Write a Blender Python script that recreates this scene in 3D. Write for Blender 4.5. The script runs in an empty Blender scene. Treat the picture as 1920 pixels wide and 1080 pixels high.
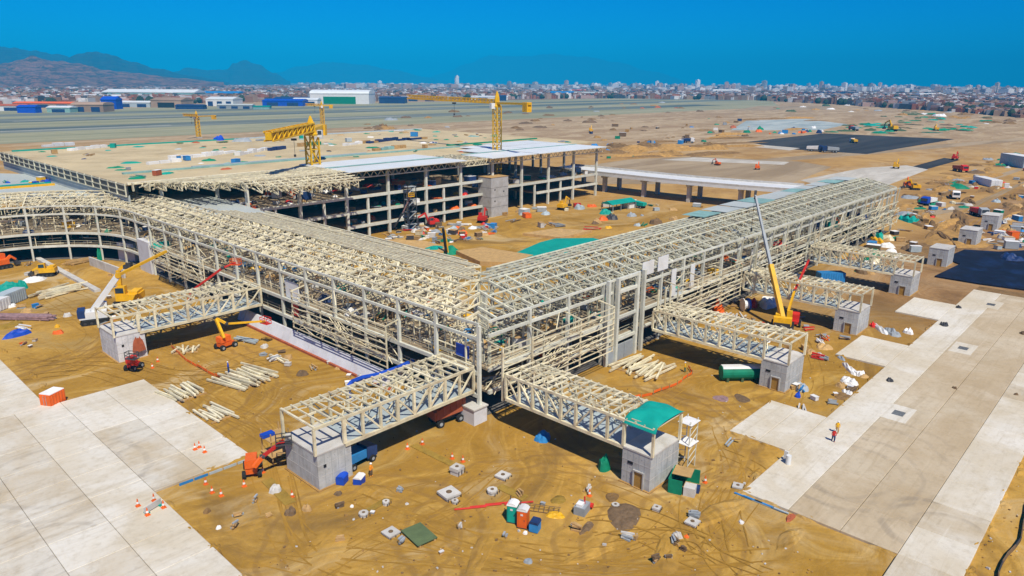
import bpy, math, random
from mathutils import Vector, Matrix
R = math.radians
SC = bpy.context.scene
COL = SC.collection
rnd = random.Random(7)

# ------------------------------------------------------------------ camera, sky, sun, exposure
F_PX, HORIZON, ROLL, CAM_H = 1340.0, 154.0, 0.006, 46.0
ca, sa = math.cos(R(47)), math.sin(R(47))
def to_site(x, y):            # view-aligned ground axes -> site axes (X along the right wing, Y along the left wing)
    return (x * ca + y * sa, -x * sa + y * ca)
pit = math.atan((540 - HORIZON) / F_PX)
_f = to_site(0, math.cos(pit)); FWD = Vector((_f[0], _f[1], -math.sin(pit)))
_r = to_site(1, 0); RGT = Vector((_r[0], _r[1], 0)); UPV = RGT.cross(FWD)
RGT2 = RGT * math.cos(ROLL) + UPV * math.sin(ROLL)
UPV2 = UPV * math.cos(ROLL) - RGT * math.sin(ROLL)
cam_data = bpy.data.cameras.new('camera'); cam = bpy.data.objects.new('camera', cam_data); COL.objects.link(cam)
cam_data.sensor_width = 36; cam_data.lens = F_PX / 1920 * 36
cam_data.clip_start = 1; cam_data.clip_end = 60000
m3 = Matrix((RGT2, UPV2, -FWD)).transposed()
cam.matrix_world = Matrix.Translation((0, 0, CAM_H)) @ m3.to_4x4()
SC.camera = cam

SUN_VEC = Vector((-0.30, -0.63, 1.0)).normalized()      # towards the sun
sun_el = math.asin(SUN_VEC.z)
world = bpy.data.worlds.new('World'); SC.world = world; world.use_nodes = True
wn, wl = world.node_tree.nodes, world.node_tree.links
for n in list(wn): wn.remove(n)
sky = wn.new('ShaderNodeTexSky'); sky.sky_type = 'NISHITA'; sky.sun_disc = False
sky.sun_elevation = sun_el; sky.sun_rotation = math.atan2(SUN_VEC.x, SUN_VEC.y)
sky.altitude = 2500; sky.air_density = 1.0; sky.dust_density = 0.0; sky.ozone_density = 6.0
hsv = wn.new('ShaderNodeHueSaturation'); hsv.inputs['Saturation'].default_value = 1.35; hsv.inputs['Value'].default_value = 1.0
mul = wn.new('ShaderNodeMix'); mul.data_type = 'RGBA'; mul.blend_type = 'MULTIPLY'; mul.inputs[0].default_value = 1.0
mul.inputs[7].default_value = (0.012, 0.63, 0.97, 1)
bg = wn.new('ShaderNodeBackground'); bg.inputs['Strength'].default_value = 0.122
wo = wn.new('ShaderNodeOutputWorld')
wl.new(sky.outputs[0], hsv.inputs['Color']); wl.new(hsv.outputs[0], mul.inputs[6]); wl.new(mul.outputs[2], bg.inputs[0]); wl.new(bg.outputs[0], wo.inputs[0])

sun_data = bpy.data.lights.new('sun', 'SUN'); sun = bpy.data.objects.new('sun', sun_data); COL.objects.link(sun)
sun_data.energy = 5.0; sun_data.angle = R(0.5); sun_data.color = (1.0, 0.935, 0.79)
sun.rotation_euler = (-SUN_VEC).to_track_quat('-Z', 'Y').to_euler(); sun.location = (0, 0, 300)

vs = SC.view_settings; vs.view_transform = 'Standard'; vs.look = 'None'; vs.exposure = 0.08; vs.gamma = 1.0; vs.use_curve_mapping = False
SC.render.engine = 'CYCLES'
SC.cycles.use_denoising = True
SC.cycles.max_bounces = 5; SC.cycles.diffuse_bounces = 2; SC.cycles.glossy_bounces = 2; SC.cycles.volume_bounces = 0
SC.cycles.transparent_max_bounces = 6; SC.cycles.caustics_reflective = False; SC.cycles.caustics_refractive = False

# ------------------------------------------------------------------ pixel <-> ground helpers (photo is 1920 x 1080)
def ray(px, py): return RGT2 * ((px - 960) / F_PX) - UPV2 * ((py - 540) / F_PX) + FWD
def G(px, py, z=0.0):
    d = ray(px, py); t = (z - CAM_H) / d.z
    return Vector((d.x * t, d.y * t, z))
def scr(p):
    v = Vector(p) - Vector((0, 0, CAM_H))
    zc = v.dot(FWD)
    return (960 + F_PX * v.dot(RGT2) / zc, 540 - F_PX * v.dot(UPV2) / zc) if zc > 1 else (-9999, -9999)
def FAR(px, dist):            # point on the ground at a horizontal distance along a photo column
    d = ray(px, 160); h = Vector((d.x, d.y)).normalized() * dist
    return Vector((h.x, h.y, 0))
HEAD = math.atan2(FWD.y, FWD.x)

# ------------------------------------------------------------------ mesh builder
class MB:
    def __init__(s): s.v, s.f, s.mi, s.cur = [], [], [], 0
    def add(s, vs_, fs_):
        b = len(s.v); s.v.extend(vs_)
        for f in fs_: s.f.append([i + b for i in f]); s.mi.append(s.cur)
    def box(s, c, d, rz=0.0, tilt=None):
        x, y, z = d[0] / 2, d[1] / 2, d[2] / 2
        m = Matrix.Rotation(rz, 3, 'Z')
        if tilt: m = m @ Matrix.Rotation(tilt[0], 3, 'X') @ Matrix.Rotation(tilt[1], 3, 'Y')
        C = Vector(c)
        s.add([tuple(C + m @ Vector((i * x, j * y, k * z))) for k in (-1, 1) for j in (-1, 1) for i in (-1, 1)],
              [(0, 2, 3, 1), (4, 5, 7, 6), (0, 1, 5, 4), (2, 6, 7, 3), (0, 4, 6, 2), (1, 3, 7, 5)])
    def bar(s, p, q, w, h=None):
        p, q = Vector(p), Vector(q); d = q - p
        if d.length < 1e-4: return
        d.normalize(); h = h or w
        up = Vector((0, 0, 1)) if abs(d.z) < 0.98 else Vector((1, 0, 0))
        a = d.cross(up).normalized() * (w / 2); b = a.cross(d).normalized() * (h / 2)
        vs_ = [tuple(e + i * a + j * b) for e in (p, q) for (i, j) in ((-1, -1), (1, -1), (1, 1), (-1, 1))]
        s.add(vs_, [(0, 1, 2, 3), (7, 6, 5, 4), (0, 4, 5, 1), (1, 5, 6, 2), (2, 6, 7, 3), (3, 7, 4, 0)])
    def path(s, pts, w, h=None):
        for a, b in zip(pts, pts[1:]): s.bar(a, b, w, h)
    def cyl(s, p, q, r, r2=None, n=10):
        p, q = Vector(p), Vector(q); d = (q - p).normalized(); r2 = r if r2 is None else r2
        up = Vector((0, 0, 1)) if abs(d.z) < 0.98 else Vector((1, 0, 0))
        a = d.cross(up).normalized(); b = a.cross(d).normalized()
        vs_ = [];
        for e, rr in ((p, r), (q, r2)):
            for i in range(n):
                t = 2 * math.pi * i / n; vs_.append(tuple(e + a * (rr * math.cos(t)) + b * (rr * math.sin(t))))
        fs_ = [(i, (i + 1) % n, n + (i + 1) % n, n + i) for i in range(n)]
        fs_ += [tuple(range(n - 1, -1, -1)), tuple(range(n, 2 * n))]
        s.add(vs_, fs_)
    def prism(s, pts, z0, z1):
        n = len(pts)
        z0 = z0 if isinstance(z0, (list, tuple)) else [z0] * n
        z1 = z1 if isinstance(z1, (list, tuple)) else [z1] * n
        vs_ = [(p[0], p[1], z0[i]) for i, p in enumerate(pts)] + [(p[0], p[1], z1[i]) for i, p in enumerate(pts)]
        s.add(vs_, [tuple(range(n - 1, -1, -1)), tuple(range(n, 2 * n))] + [(i, (i + 1) % n, n + (i + 1) % n, n + i) for i in range(n)])
    def extr(s, prof, x0, x1):     # profile in YZ extruded along X
        n = len(prof)
        vs_ = [(x0, p[0], p[1]) for p in prof] + [(x1, p[0], p[1]) for p in prof]
        s.add(vs_, [tuple(range(n - 1, -1, -1)), tuple(range(n, 2 * n))] + [(i, (i + 1) % n, n + (i + 1) % n, n + i) for i in range(n)])
    def grid(s, nx, ny, fn):
        b = [tuple(fn(i / nx, j / ny)) for j in range(ny + 1) for i in range(nx + 1)]
        s.add(b, [(j * (nx + 1) + i, j * (nx + 1) + i + 1, (j + 1) * (nx + 1) + i + 1, (j + 1) * (nx + 1) + i) for j in range(ny) for i in range(nx)])
    def lathe(s, c, prof, n=12):
        vs_ = [(c[0] + r * math.cos(2 * math.pi * i / n), c[1] + r * math.sin(2 * math.pi * i / n), c[2] + z) for r, z in prof for i in range(n)]
        fs_ = [(k * n + i, k * n + (i + 1) % n, (k + 1) * n + (i + 1) % n, (k + 1) * n + i) for k in range(len(prof) - 1) for i in range(n)]
        fs_ += [tuple(range(n - 1, -1, -1)), tuple(range((len(prof) - 1) * n, len(prof) * n))]
        s.add(vs_, fs_)
    def mesh(s, name, mats, smooth=False):
        me = bpy.data.meshes.new(name); me.from_pydata(s.v, [], s.f)
        mats = mats if isinstance(mats, (list, tuple)) else [mats]
        for m_ in mats: me.materials.append(MT[m_] if isinstance(m_, str) else m_)
        if len(mats) > 1: me.polygons.foreach_set('material_index', s.mi)
        if smooth: me.polygons.foreach_set('use_smooth', [True] * len(s.f))
        me.update(); return me
    def obj(s, name, mats, parent=None, loc=(0, 0, 0), rz=0.0, smooth=False):
        return inst(name, s.mesh(name, mats, smooth), parent, loc, rz)

def inst(name, me, parent=None, loc=(0, 0, 0), rz=0.0, scale=None):
    o = bpy.data.objects.new(name, me); COL.objects.link(o)
    o.parent = parent; o.location = loc; o.rotation_euler = (0, 0, rz)
    if scale: o.scale = scale
    return o
TAGGED = []
def tag(o, label, cat, group=None, kind=None):
    o['label'] = label; o['category'] = cat
    if group: o['group'] = group
    if kind: o['kind'] = kind
    TAGGED.append(o); return o
def thing(name, label, cat, loc=(0, 0, 0), rz=0.0, group=None):
    o = bpy.data.objects.new(name, None); COL.objects.link(o); o.empty_display_size = 0.5
    o.location = loc; o.rotation_euler = (0, 0, rz)
    return tag(o, label, cat, group)
def struct(name, mb, mat, smooth=False):
    o = mb.obj(name, mat, smooth=smooth); o['kind'] = 'structure'; return o
_unit = {}
def member(name, p, q, w, h, mat, parent=None):      # one straight steel or concrete member as an object of its own (shared mesh)
    if mat not in _unit:
        b = MB(); b.box((0, 0, 0), (1, 1, 1)); _unit[mat] = b.mesh('member', mat)
    p, q = Vector(p), Vector(q); d = q - p; L = d.length
    o = bpy.data.objects.new(name, _unit[mat]); COL.objects.link(o); o.parent = parent
    x = d / L; up = Vector((0, 0, 1)) if abs(x.z) < 0.98 else Vector((0, 1, 0))
    y = up.cross(x).normalized(); z = x.cross(y)
    rot = Matrix((x, y, z)).transposed().to_4x4()
    o.matrix_local = Matrix.Translation((p + q) / 2) @ rot @ Matrix.Diagonal((L, w, h, 1))
    return o

# ------------------------------------------------------------------ materials
MT = {}
def M(name, col, rough=0.75, metal=0.0, vary=0.16, scale=0.6, rand=0.12, bump=0.0, dirt=None, spec=0.3):
    m = bpy.data.materials.new(name); m.use_nodes = True; nt = m.node_tree; N, L = nt.nodes, nt.links
    b = N['Principled BSDF']; b.inputs['Roughness'].default_value = rough; b.inputs['Metallic'].default_value = metal
    b.inputs['Specular IOR Level'].default_value = spec
    tc = N.new('ShaderNodeNewGeometry')
    nz = N.new('ShaderNodeTexNoise'); nz.inputs['Scale'].default_value = scale; nz.inputs['Detail'].default_value = 5; nz.inputs['Roughness'].default_value = 0.65
    L.new(tc.outputs['Position'], nz.inputs['Vector'])
    mr = N.new('ShaderNodeMapRange'); mr.inputs[1].default_value = 0.3; mr.inputs[2].default_value = 0.7
    mr.inputs[3].default_value = 1 - vary; mr.inputs[4].default_value = 1 + vary
    L.new(nz.outputs['Fac'], mr.inputs[0])
    oi = N.new('ShaderNodeObjectInfo')
    rr = N.new('ShaderNodeMapRange'); rr.inputs[3].default_value = 1 - rand; rr.inputs[4].default_value = 1 + rand
    L.new(oi.outputs['Random'], rr.inputs[0])
    mm = N.new('ShaderNodeMath'); mm.operation = 'MULTIPLY'; L.new(mr.outputs[0], mm.inputs[0]); L.new(rr.outputs[0], mm.inputs[1])
    vm = N.new('ShaderNodeVectorMath'); vm.operation = 'SCALE'; vm.inputs[0].default_value = col[:3]; L.new(mm.outputs[0], vm.inputs['Scale'])
    out = vm.outputs[0]
    if dirt:
        n2 = N.new('ShaderNodeTexNoise'); n2.inputs['Scale'].default_value = dirt[2]; n2.inputs['Detail'].default_value = 6; n2.inputs['Roughness'].default_value = 0.7
        L.new(tc.outputs['Position'], n2.inputs['Vector'])
        m2 = N.new('ShaderNodeMapRange'); m2.inputs[1].default_value = 0.5; m2.inputs[2].default_value = 0.72; m2.inputs[4].default_value = dirt[1]
        L.new(n2.outputs['Fac'], m2.inputs[0])
        mx = N.new('ShaderNodeMix'); mx.data_type = 'RGBA'; mx.inputs[7].default_value = (*dirt[0], 1)
        L.new(m2.outputs[0], mx.inputs[0]); L.new(out, mx.inputs[6]); out = mx.outputs[2]
    L.new(out, b.inputs['Base Color'])
    if bump:
        bp = N.new('ShaderNodeBump'); bp.inputs['Strength'].default_value = bump; bp.inputs['Distance'].default_value = 0.3
        L.new(nz.outputs['Fac'], bp.inputs['Height']); L.new(bp.outputs[0], b.inputs['Normal'])
    MT[name] = m; return m
SAND = (0.44, 0.24, 0.055)
M('cream_steel', (0.75, 0.68, 0.47), 0.5, 0.0, 0.2, 0.8, 0.22, dirt=((0.36, 0.22, 0.10), 0.65, 0.5))
M('grey_steel', (0.66, 0.665, 0.575), 0.5, 0.0, 0.12, 0.8, 0.10, dirt=((0.38, 0.34, 0.26), 0.3, 0.35))
M('grey_green_steel', (0.67, 0.655, 0.50), 0.5, 0.0, 0.2, 0.8, 0.22, dirt=((0.36, 0.25, 0.13), 0.6, 0.45))
M('concrete', (0.43, 0.42, 0.40), 0.9, 0.0, 0.16, 0.5, 0.06, dirt=((0.26, 0.22, 0.16), 0.5, 0.45))
M('pale_concrete', (0.56, 0.54, 0.50), 0.9, 0.0, 0.14, 0.5, 0.06, dirt=((0.34, 0.28, 0.19), 0.5, 0.4))
M('floor_concrete', (0.34, 0.265, 0.17), 0.9, 0.0, 0.35, 0.35, 0.05, dirt=((0.14, 0.09, 0.05), 0.75, 0.3))
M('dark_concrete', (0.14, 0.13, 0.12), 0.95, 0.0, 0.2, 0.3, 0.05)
M('white_paint', (0.76, 0.77, 0.76), 0.5, 0.0, 0.06, 0.3, 0.06, dirt=((0.5, 0.45, 0.36), 0.35, 0.25))
M('roof_white', (0.74, 0.77, 0.76), 0.45, 0.0, 0.05, 0.1, 0.05, dirt=((0.60, 0.58, 0.50), 0.4, 0.08))
M('roof_grey', (0.46, 0.50, 0.48), 0.7, 0.0, 0.08, 0.06, 0.03, dirt=((0.36, 0.37, 0.33), 0.5, 0.05))
M('roof_beige', (0.57, 0.46, 0.27), 0.9, 0.0, 0.16, 0.05, 0.0, dirt=((0.36, 0.27, 0.14), 0.8, 0.07))
M('wall_white', (0.66, 0.67, 0.70), 0.8, 0.0, 0.08, 0.4, 0.05, dirt=((0.4, 0.30, 0.25), 0.35, 0.5))
M('red_primer', (0.42, 0.11, 0.045), 0.7, 0.0, 0.2, 0.8)
M('orange', (0.80, 0.14, 0.015), 0.5, 0.0, 0.1, 1.0)
M('red', (0.60, 0.03, 0.02), 0.5, 0.0, 0.15, 1.0)
M('yellow', (0.80, 0.44, 0.012), 0.45, 0.0, 0.12, 0.8, dirt=((0.4, 0.2, 0.03), 0.4, 0.7))
M('crane_yellow', (0.74, 0.43, 0.008), 0.45, 0.0, 0.12, 0.5, 0.06, dirt=((0.45, 0.22, 0.01), 0.4, 0.4))
M('blue', (0.012, 0.07, 0.48), 0.5, 0.0, 0.15, 1.0)
M('sky_blue', (0.03, 0.22, 0.52), 0.55, 0.0, 0.15, 1.0)
M('dark_blue', (0.02, 0.045, 0.14), 0.5, 0.0, 0.2, 1.0)
M('teal', (0.005, 0.33, 0.26), 0.6, 0.0, 0.14, 0.5)
M('green_tarp', (0.004, 0.22, 0.12), 0.7, 0.0, 0.25, 0.7)
M('pale_teal', (0.24, 0.42, 0.39), 0.7, 0.0, 0.2, 0.5)
M('dark_green', (0.07, 0.11, 0.05), 0.8, 0.0, 0.2, 0.8)
M('grey_paint', (0.33, 0.36, 0.38), 0.6, 0.0, 0.12, 0.8)
M('pale_blue_grey', (0.40, 0.47, 0.50), 0.6, 0.0, 0.12, 0.8)
M('steel_dark', (0.07, 0.07, 0.075), 0.5, 0.3, 0.2, 1.0)
M('rubber', (0.022, 0.021, 0.02), 0.9, 0.0, 0.2, 2.0)
M('glass', (0.03, 0.05, 0.07), 0.08, 0.0, 0.1, 0.5, spec=0.8)
M('wood', (0.46, 0.29, 0.12), 0.85, 0.0, 0.25, 1.2)
M('plywood', (0.52, 0.33, 0.13), 0.85, 0.0, 0.2, 0.8)
M('door_wood', (0.40, 0.23, 0.05), 0.7, 0.0, 0.15, 2)
M('white_sheet', (0.80, 0.79, 0.76), 0.6, 0.0, 0.10, 0.5)
M('dirt_dark', (0.22, 0.13, 0.05), 0.95, 0.0, 0.3, 0.6, bump=0.5)
M('dirt_pile', (0.40, 0.23, 0.07), 0.95, 0.0, 0.3, 0.5, bump=0.5)
M('mesh_brown', (0.17, 0.11, 0.06), 0.95, 0.0, 0.3, 2.5)
M('trench', (0.30, 0.19, 0.03), 0.95, 0.0, 0.25, 1.0)
M('pipe_violet', (0.32, 0.20, 0.20), 0.7, 0.0, 0.35, 1.5)
M('skin', (0.35, 0.19, 0.12), 0.6, 0.0, 0.05, 2)
M('black', (0.015, 0.015, 0.018), 0.7, 0.0, 0.2, 1)
M('hi_vis', (0.85, 0.30, 0.02), 0.7, 0.0, 0.1, 2)
M('olive', (0.10, 0.14, 0.06), 0.8, 0.0, 0.2, 0.8)
def tower_concrete(name, col):
    M(name, col, 0.9, 0.0, 0.12, 0.7, 0.08, dirt=((0.22, 0.18, 0.13), 0.5, 0.5)); m = MT[name]; N, L = m.node_tree.nodes, m.node_tree.links
    b = N['Principled BSDF']; src = b.inputs['Base Color'].links[0].from_socket
    g = N.new('ShaderNodeNewGeometry'); mp = N.new('ShaderNodeMapping'); mp.inputs['Scale'].default_value = (1.1, 1.1, .22); L.new(g.outputs['Position'], mp.inputs['Vector'])
    nz = N.new('ShaderNodeTexNoise'); nz.inputs['Scale'].default_value = 1.0; nz.inputs['Detail'].default_value = 4; L.new(mp.outputs[0], nz.inputs['Vector'])
    mr = N.new('ShaderNodeMapRange'); mr.inputs[1].default_value = .48; mr.inputs[2].default_value = .68; mr.inputs[4].default_value = .35; L.new(nz.outputs['Fac'], mr.inputs[0])
    mx = N.new('ShaderNodeMix'); mx.data_type = 'RGBA'; mx.inputs[7].default_value = (col[0] * .55, col[1] * .56, col[2] * .56, 1); L.new(mr.outputs[0], mx.inputs[0]); L.new(src, mx.inputs[6]); L.new(mx.outputs[2], b.inputs['Base Color'])
tower_concrete('tower_grey_wall', (0.50, 0.51, 0.50)); tower_concrete('tower_white_wall', (0.66, 0.66, 0.66))
M('dark_navy', (0.004, 0.007, 0.018), 0.7, 0.0, 0.5, 0.25, dirt=((0.01, 0.035, 0.12), 0.6, 0.14))

def nodes_of(name, rough=0.92):
    m = bpy.data.materials.new(name); m.use_nodes = True; MT[name] = m
    N, L = m.node_tree.nodes, m.node_tree.links
    b = N['Principled BSDF']; b.inputs['Roughness'].default_value = rough; b.inputs['Specular IOR Level'].default_value = 0.15
    g = N.new('ShaderNodeNewGeometry')
    return N, L, b, g.outputs['Position']
def noise(N, L, vec, sc, det=5, rgh=0.6, dist=0.0):
    n = N.new('ShaderNodeTexNoise'); n.inputs['Scale'].default_value = sc; n.inputs['Detail'].default_value = det
    n.inputs['Roughness'].default_value = rgh; n.inputs['Distortion'].default_value = dist; L.new(vec, n.inputs['Vector']); return n.outputs['Fac']
def rng(N, L, v, a, b, c=0.0, d=1.0, smooth=True):
    n = N.new('ShaderNodeMapRange'); n.interpolation_type = 'SMOOTHSTEP' if smooth else 'LINEAR'
    n.inputs[1].default_value = a; n.inputs[2].default_value = b; n.inputs[3].default_value = c; n.inputs[4].default_value = d
    L.new(v, n.inputs[0]); return n.outputs[0]
def mth(N, L, op, a, b=None):
    n = N.new('ShaderNodeMath'); n.operation = op
    for k, x in enumerate((a, b)):
        if x is None: continue
        if isinstance(x, (int, float)): n.inputs[k].default_value = x
        else: L.new(x, n.inputs[k])
    return n.outputs[0]
def mixc(N, L, f, a, b):
    n = N.new('ShaderNodeMix'); n.data_type = 'RGBA'
    if isinstance(f, (int, float)): n.inputs[0].default_value = f
    else: L.new(f, n.inputs[0])
    for k, x in ((6, a), (7, b)):
        if isinstance(x, tuple): n.inputs[k].default_value = (*x, 1)
        else: L.new(x, n.inputs[k])
    return n.outputs[2]
def stretch(N, L, vec, rot, sc):
    n = N.new('ShaderNodeMapping'); n.inputs['Rotation'].default_value = (0, 0, rot); n.inputs['Scale'].default_value = sc; L.new(vec, n.inputs['Vector']); return n.outputs[0]
def rings(N, L, vec, centre, r0, r1, freq, distort):     # tyre marks: concentric arcs left by turning vehicles
    v = N.new('ShaderNodeVectorMath'); v.operation = 'SUBTRACT'; v.inputs[1].default_value = centre; L.new(vec, v.inputs[0])
    nz = N.new('ShaderNodeTexNoise'); nz.inputs['Scale'].default_value = 0.12; nz.inputs['Detail'].default_value = 2; L.new(vec, nz.inputs['Vector'])
    l = N.new('ShaderNodeVectorMath'); l.operation = 'LENGTH'; L.new(v.outputs[0], l.inputs[0])
    r = mth(N, L, 'ADD', l.outputs['Value'], mth(N, L, 'MULTIPLY', mth(N, L, 'SUBTRACT', nz.outputs['Fac'], 0.5), distort))
    s = mth(N, L, 'SINE', mth(N, L, 'MULTIPLY', r, freq))
    band = rng(N, L, s, 0.35, 0.95)
    inner = rng(N, L, r, r0, r0 + 1.2); outer = rng(N, L, r, r1, r1 + 1.5, 1, 0)
    return mth(N, L, 'MULTIPLY', mth(N, L, 'MULTIPLY', band, inner), outer)

def ground_material():
    N, L, b, p = nodes_of('ground_sand', 0.95)
    p0 = p
    nv = N.new('ShaderNodeTexNoise'); nv.inputs['Scale'].default_value = 0.035; nv.inputs['Detail'].default_value = 2; L.new(p0, nv.inputs['Vector'])
    wv = N.new('ShaderNodeVectorMath'); wv.operation = 'SUBTRACT'; wv.inputs[1].default_value = (.5, .5, .5); L.new(nv.outputs['Color'], wv.inputs[0])
    wm = N.new('ShaderNodeVectorMath'); wm.operation = 'MULTIPLY_ADD'; wm.inputs[1].default_value = (55, 55, 0); L.new(wv.outputs[0], wm.inputs[0]); L.new(p0, wm.inputs[2])
    pw = wm.outputs[0]
    big = noise(N, L, p, 0.018, 6, 0.6, 0.4); mid = noise(N, L, p, 0.13, 7, 0.65, 0.6); fine = noise(N, L, p, 1.1, 6, 0.7)
    s1 = noise(N, L, stretch(N, L, pw, R(-38), (0.016, 0.30, 0.1)), 1.0, 6, 0.7, 0.6)
    s2 = noise(N, L, stretch(N, L, pw, R(40), (0.014, 0.26, 0.1)), 1.0, 6, 0.7, 0.6)
    base = mixc(N, L, rng(N, L, big, 0.36, 0.66), (0.39, 0.215, 0.032), (0.59, 0.345, 0.075))
    base = mixc(N, L, mth(N, L, 'MULTIPLY', rng(N, L, mid, 0.42, 0.72), 0.75), base, (0.27, 0.145, 0.022))
    base = mixc(N, L, mth(N, L, 'MULTIPLY', rng(N, L, mid, 0.42, 0.24), 0.7), base, (0.62, 0.385, 0.10))
    base = mixc(N, L, mth(N, L, 'MULTIPLY', rng(N, L, s1, 0.50, 0.68), 0.6), base, (0.62, 0.385, 0.09))
    base = mixc(N, L, mth(N, L, 'MULTIPLY', rng(N, L, s2, 0.54, 0.70), 0.55), base, (0.29, 0.16, 0.022))
    base = mixc(N, L, mth(N, L, 'MULTIPLY', rng(N, L, fine, 0.35, 0.65, 0.0, 1.0), 0.28), base, (0.24, 0.13, 0.02))
    damp = noise(N, L, pw, 0.045, 6, 0.62, 0.5); dusty = noise(N, L, stretch(N, L, pw, R(20), (0.03, 0.07, 0.1)), 1.0, 6, 0.65, 0.4)
    base = mixc(N, L, mth(N, L, 'MULTIPLY', rng(N, L, damp, 0.54, 0.68), 0.7), base, (0.19, 0.112, 0.035))
    base = mixc(N, L, mth(N, L, 'MULTIPLY', rng(N, L, dusty, 0.52, 0.68), 0.72), base, (0.57, 0.43, 0.225))
    base = mixc(N, L, mth(N, L, 'MULTIPLY', rng(N, L, damp, 0.40, 0.30), 0.45), base, (0.40, 0.30, 0.13))
    # wheel tracks looping on the sand
    for (c, r0, r1, fr, ds) in (((52, 40, 0), 11, 19, 2.6, 5), ((38, 55, 0), 7, 13, 2.8, 4), ((34, 112, 0), 16, 24, 2.4, 6), ((78, 47, 0), 9, 15, 2.7, 5),
                               ((28, 150, 0), 12, 22, 2.3, 6), ((60, 22, 0), 13, 22, 2.5, 6), ((100, 50, 0), 6, 12, 2.8, 4), ((54, 98, 0), 12, 17, 2.5, 5)):
        base = mixc(N, L, mth(N, L, 'MULTIPLY', rings(N, L, p, c, r0, r1, fr, ds), 0.45), base, (0.25, 0.14, 0.04))
    sx = N.new('ShaderNodeSeparateXYZ'); L.new(p, sx.inputs[0]); X, Y = sx.outputs[0], sx.outputs[1]
    # beyond the site: paler, browner earth; grading streaks
    wob = mth(N, L, 'MULTIPLY', mth(N, L, 'SUBTRACT', big, 0.5), 90)
    far_x = mth(N, L, 'MAXIMUM', rng(N, L, mth(N, L, 'ADD', X, wob), 150, 300), mth(N, L, 'MULTIPLY', rng(N, L, mth(N, L, 'ADD', X, mth(N, L, 'MULTIPLY', wob, .5)), 112, 185), rng(N, L, Y, 66, 60))); far_y = rng(N, L, mth(N, L, 'ADD', Y, wob), 300, 420)
    low_y = rng(N, L, Y, 66, 48, 0, 1)
    g1 = noise(N, L, stretch(N, L, pw, R(-8), (0.005, 0.06, 0.1)), 1.0, 7, 0.72, 0.8)
    g2 = noise(N, L, p, 0.03, 8, 0.72, 0.8)
    brown = mixc(N, L, rng(N, L, g2, 0.34, 0.68), (0.15, 0.082, 0.034), (0.36, 0.205, 0.083))
    brown = mixc(N, L, mth(N, L, 'MULTIPLY', rng(N, L, g1, 0.50, 0.66), 0.8), brown, (0.45, 0.30, 0.155))
    brown = mixc(N, L, mth(N, L, 'MULTIPLY', rng(N, L, fine, 0.45, 0.7), 0.3), brown, (0.16, 0.09, 0.04))
    ochre = mixc(N, L, rng(N, L, g2, 0.35, 0.65), (0.34, 0.19, 0.06), (0.52, 0.32, 0.11))
    ochre = mixc(N, L, mth(N, L, 'MULTIPLY', rng(N, L, g1, 0.50, 0.66), 0.8), ochre, (0.50, 0.36, 0.20))
    fcol = mixc(N, L, low_y, ochre, brown)
    base = mixc(N, L, mth(N, L, 'MAXIMUM', far_x, far_y), base, fcol)
    beige = mixc(N, L, rng(N, L, g1, 0.42, 0.62), (0.34, 0.23, 0.125), (0.50, 0.38, 0.23))
    base = mixc(N, L, rng(N, L, mth(N, L, 'ADD', mth(N, L, 'ADD', X, Y), wob), 620, 900), base, beige)
    city = mixc(N, L, rng(N, L, g2, 0.4, 0.6), (0.16, 0.11, 0.08), (0.28, 0.19, 0.13))
    base = mixc(N, L, rng(N, L, mth(N, L, 'ADD', mth(N, L, 'MULTIPLY', X, 0.65), mth(N, L, 'MULTIPLY', Y, 0.76)), 1750, 2000), base, city)
    L.new(base, b.inputs['Base Color'])
    bp = N.new('ShaderNodeBump'); bp.inputs['Strength'].default_value = 0.7; bp.inputs['Distance'].default_value = 0.6
    hh = mth(N, L, 'ADD', mth(N, L, 'MULTIPLY', mid, 1.0), mth(N, L, 'MULTIPLY', fine, 0.25)); L.new(hh, bp.inputs['Height']); L.new(bp.outputs[0], b.inputs['Normal'])
ground_material()

def slab_material(name, lo, hi, dirt, centres, amount):
    N, L, b, p = nodes_of(name, 0.85)
    oi = N.new('ShaderNodeObjectInfo')
    a = noise(N, L, p, 0.10, 6, 0.62, 0.7); f = noise(N, L, p, 1.3, 5, 0.7); st = noise(N, L, stretch(N, L, p, R(12), (0.03, 0.5, 0.1)), 1.0, 5, 0.7, 1.0)
    wide = noise(N, L, p, 0.045, 5, 0.6, 1.2)
    base = mixc(N, L, oi.outputs['Random'], lo, hi)
    base = mixc(N, L, mth(N, L, 'MULTIPLY', rng(N, L, wide, 0.40, 0.62), amount), base, tuple(x * 1.08 for x in dirt))
    base = mixc(N, L, mth(N, L, 'MULTIPLY', rng(N, L, a, 0.40, 0.68), amount), base, dirt)
    base = mixc(N, L, mth(N, L, 'MULTIPLY', rng(N, L, st, 0.50, 0.72), amount * 0.6), base, tuple(x * 0.8 for x in dirt))
    base = mixc(N, L, mth(N, L, 'MULTIPLY', rng(N, L, f, 0.45, 0.75), 0.35), base, tuple(x * 0.7 for x in dirt))
    st2 = noise(N, L, stretch(N, L, p, R(70), (0.05, 0.8, 0.1)), 1.0, 6, 0.75, 2.0)
    base = mixc(N, L, mth(N, L, 'MULTIPLY', rng(N, L, st2, 0.52, 0.74), amount * 0.7), base, tuple(x * 0.75 for x in dirt))
    base = mixc(N, L, mth(N, L, 'MULTIPLY', rng(N, L, st2, 0.42, 0.28), 0.4), base, tuple(min(.8, x * 1.12) for x in hi))
    for (c, r0, r1, fr, ds, k) in centres:
        base = mixc(N, L, mth(N, L, 'MULTIPLY', mth(N, L, 'MULTIPLY', rings(N, L, p, c, r0, r1, fr, ds * 1.6), k * .85), rng(N, L, st, .3, .6)), base, (0.20, 0.17, 0.14))
    L.new(base, b.inputs['Base Color'])
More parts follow.
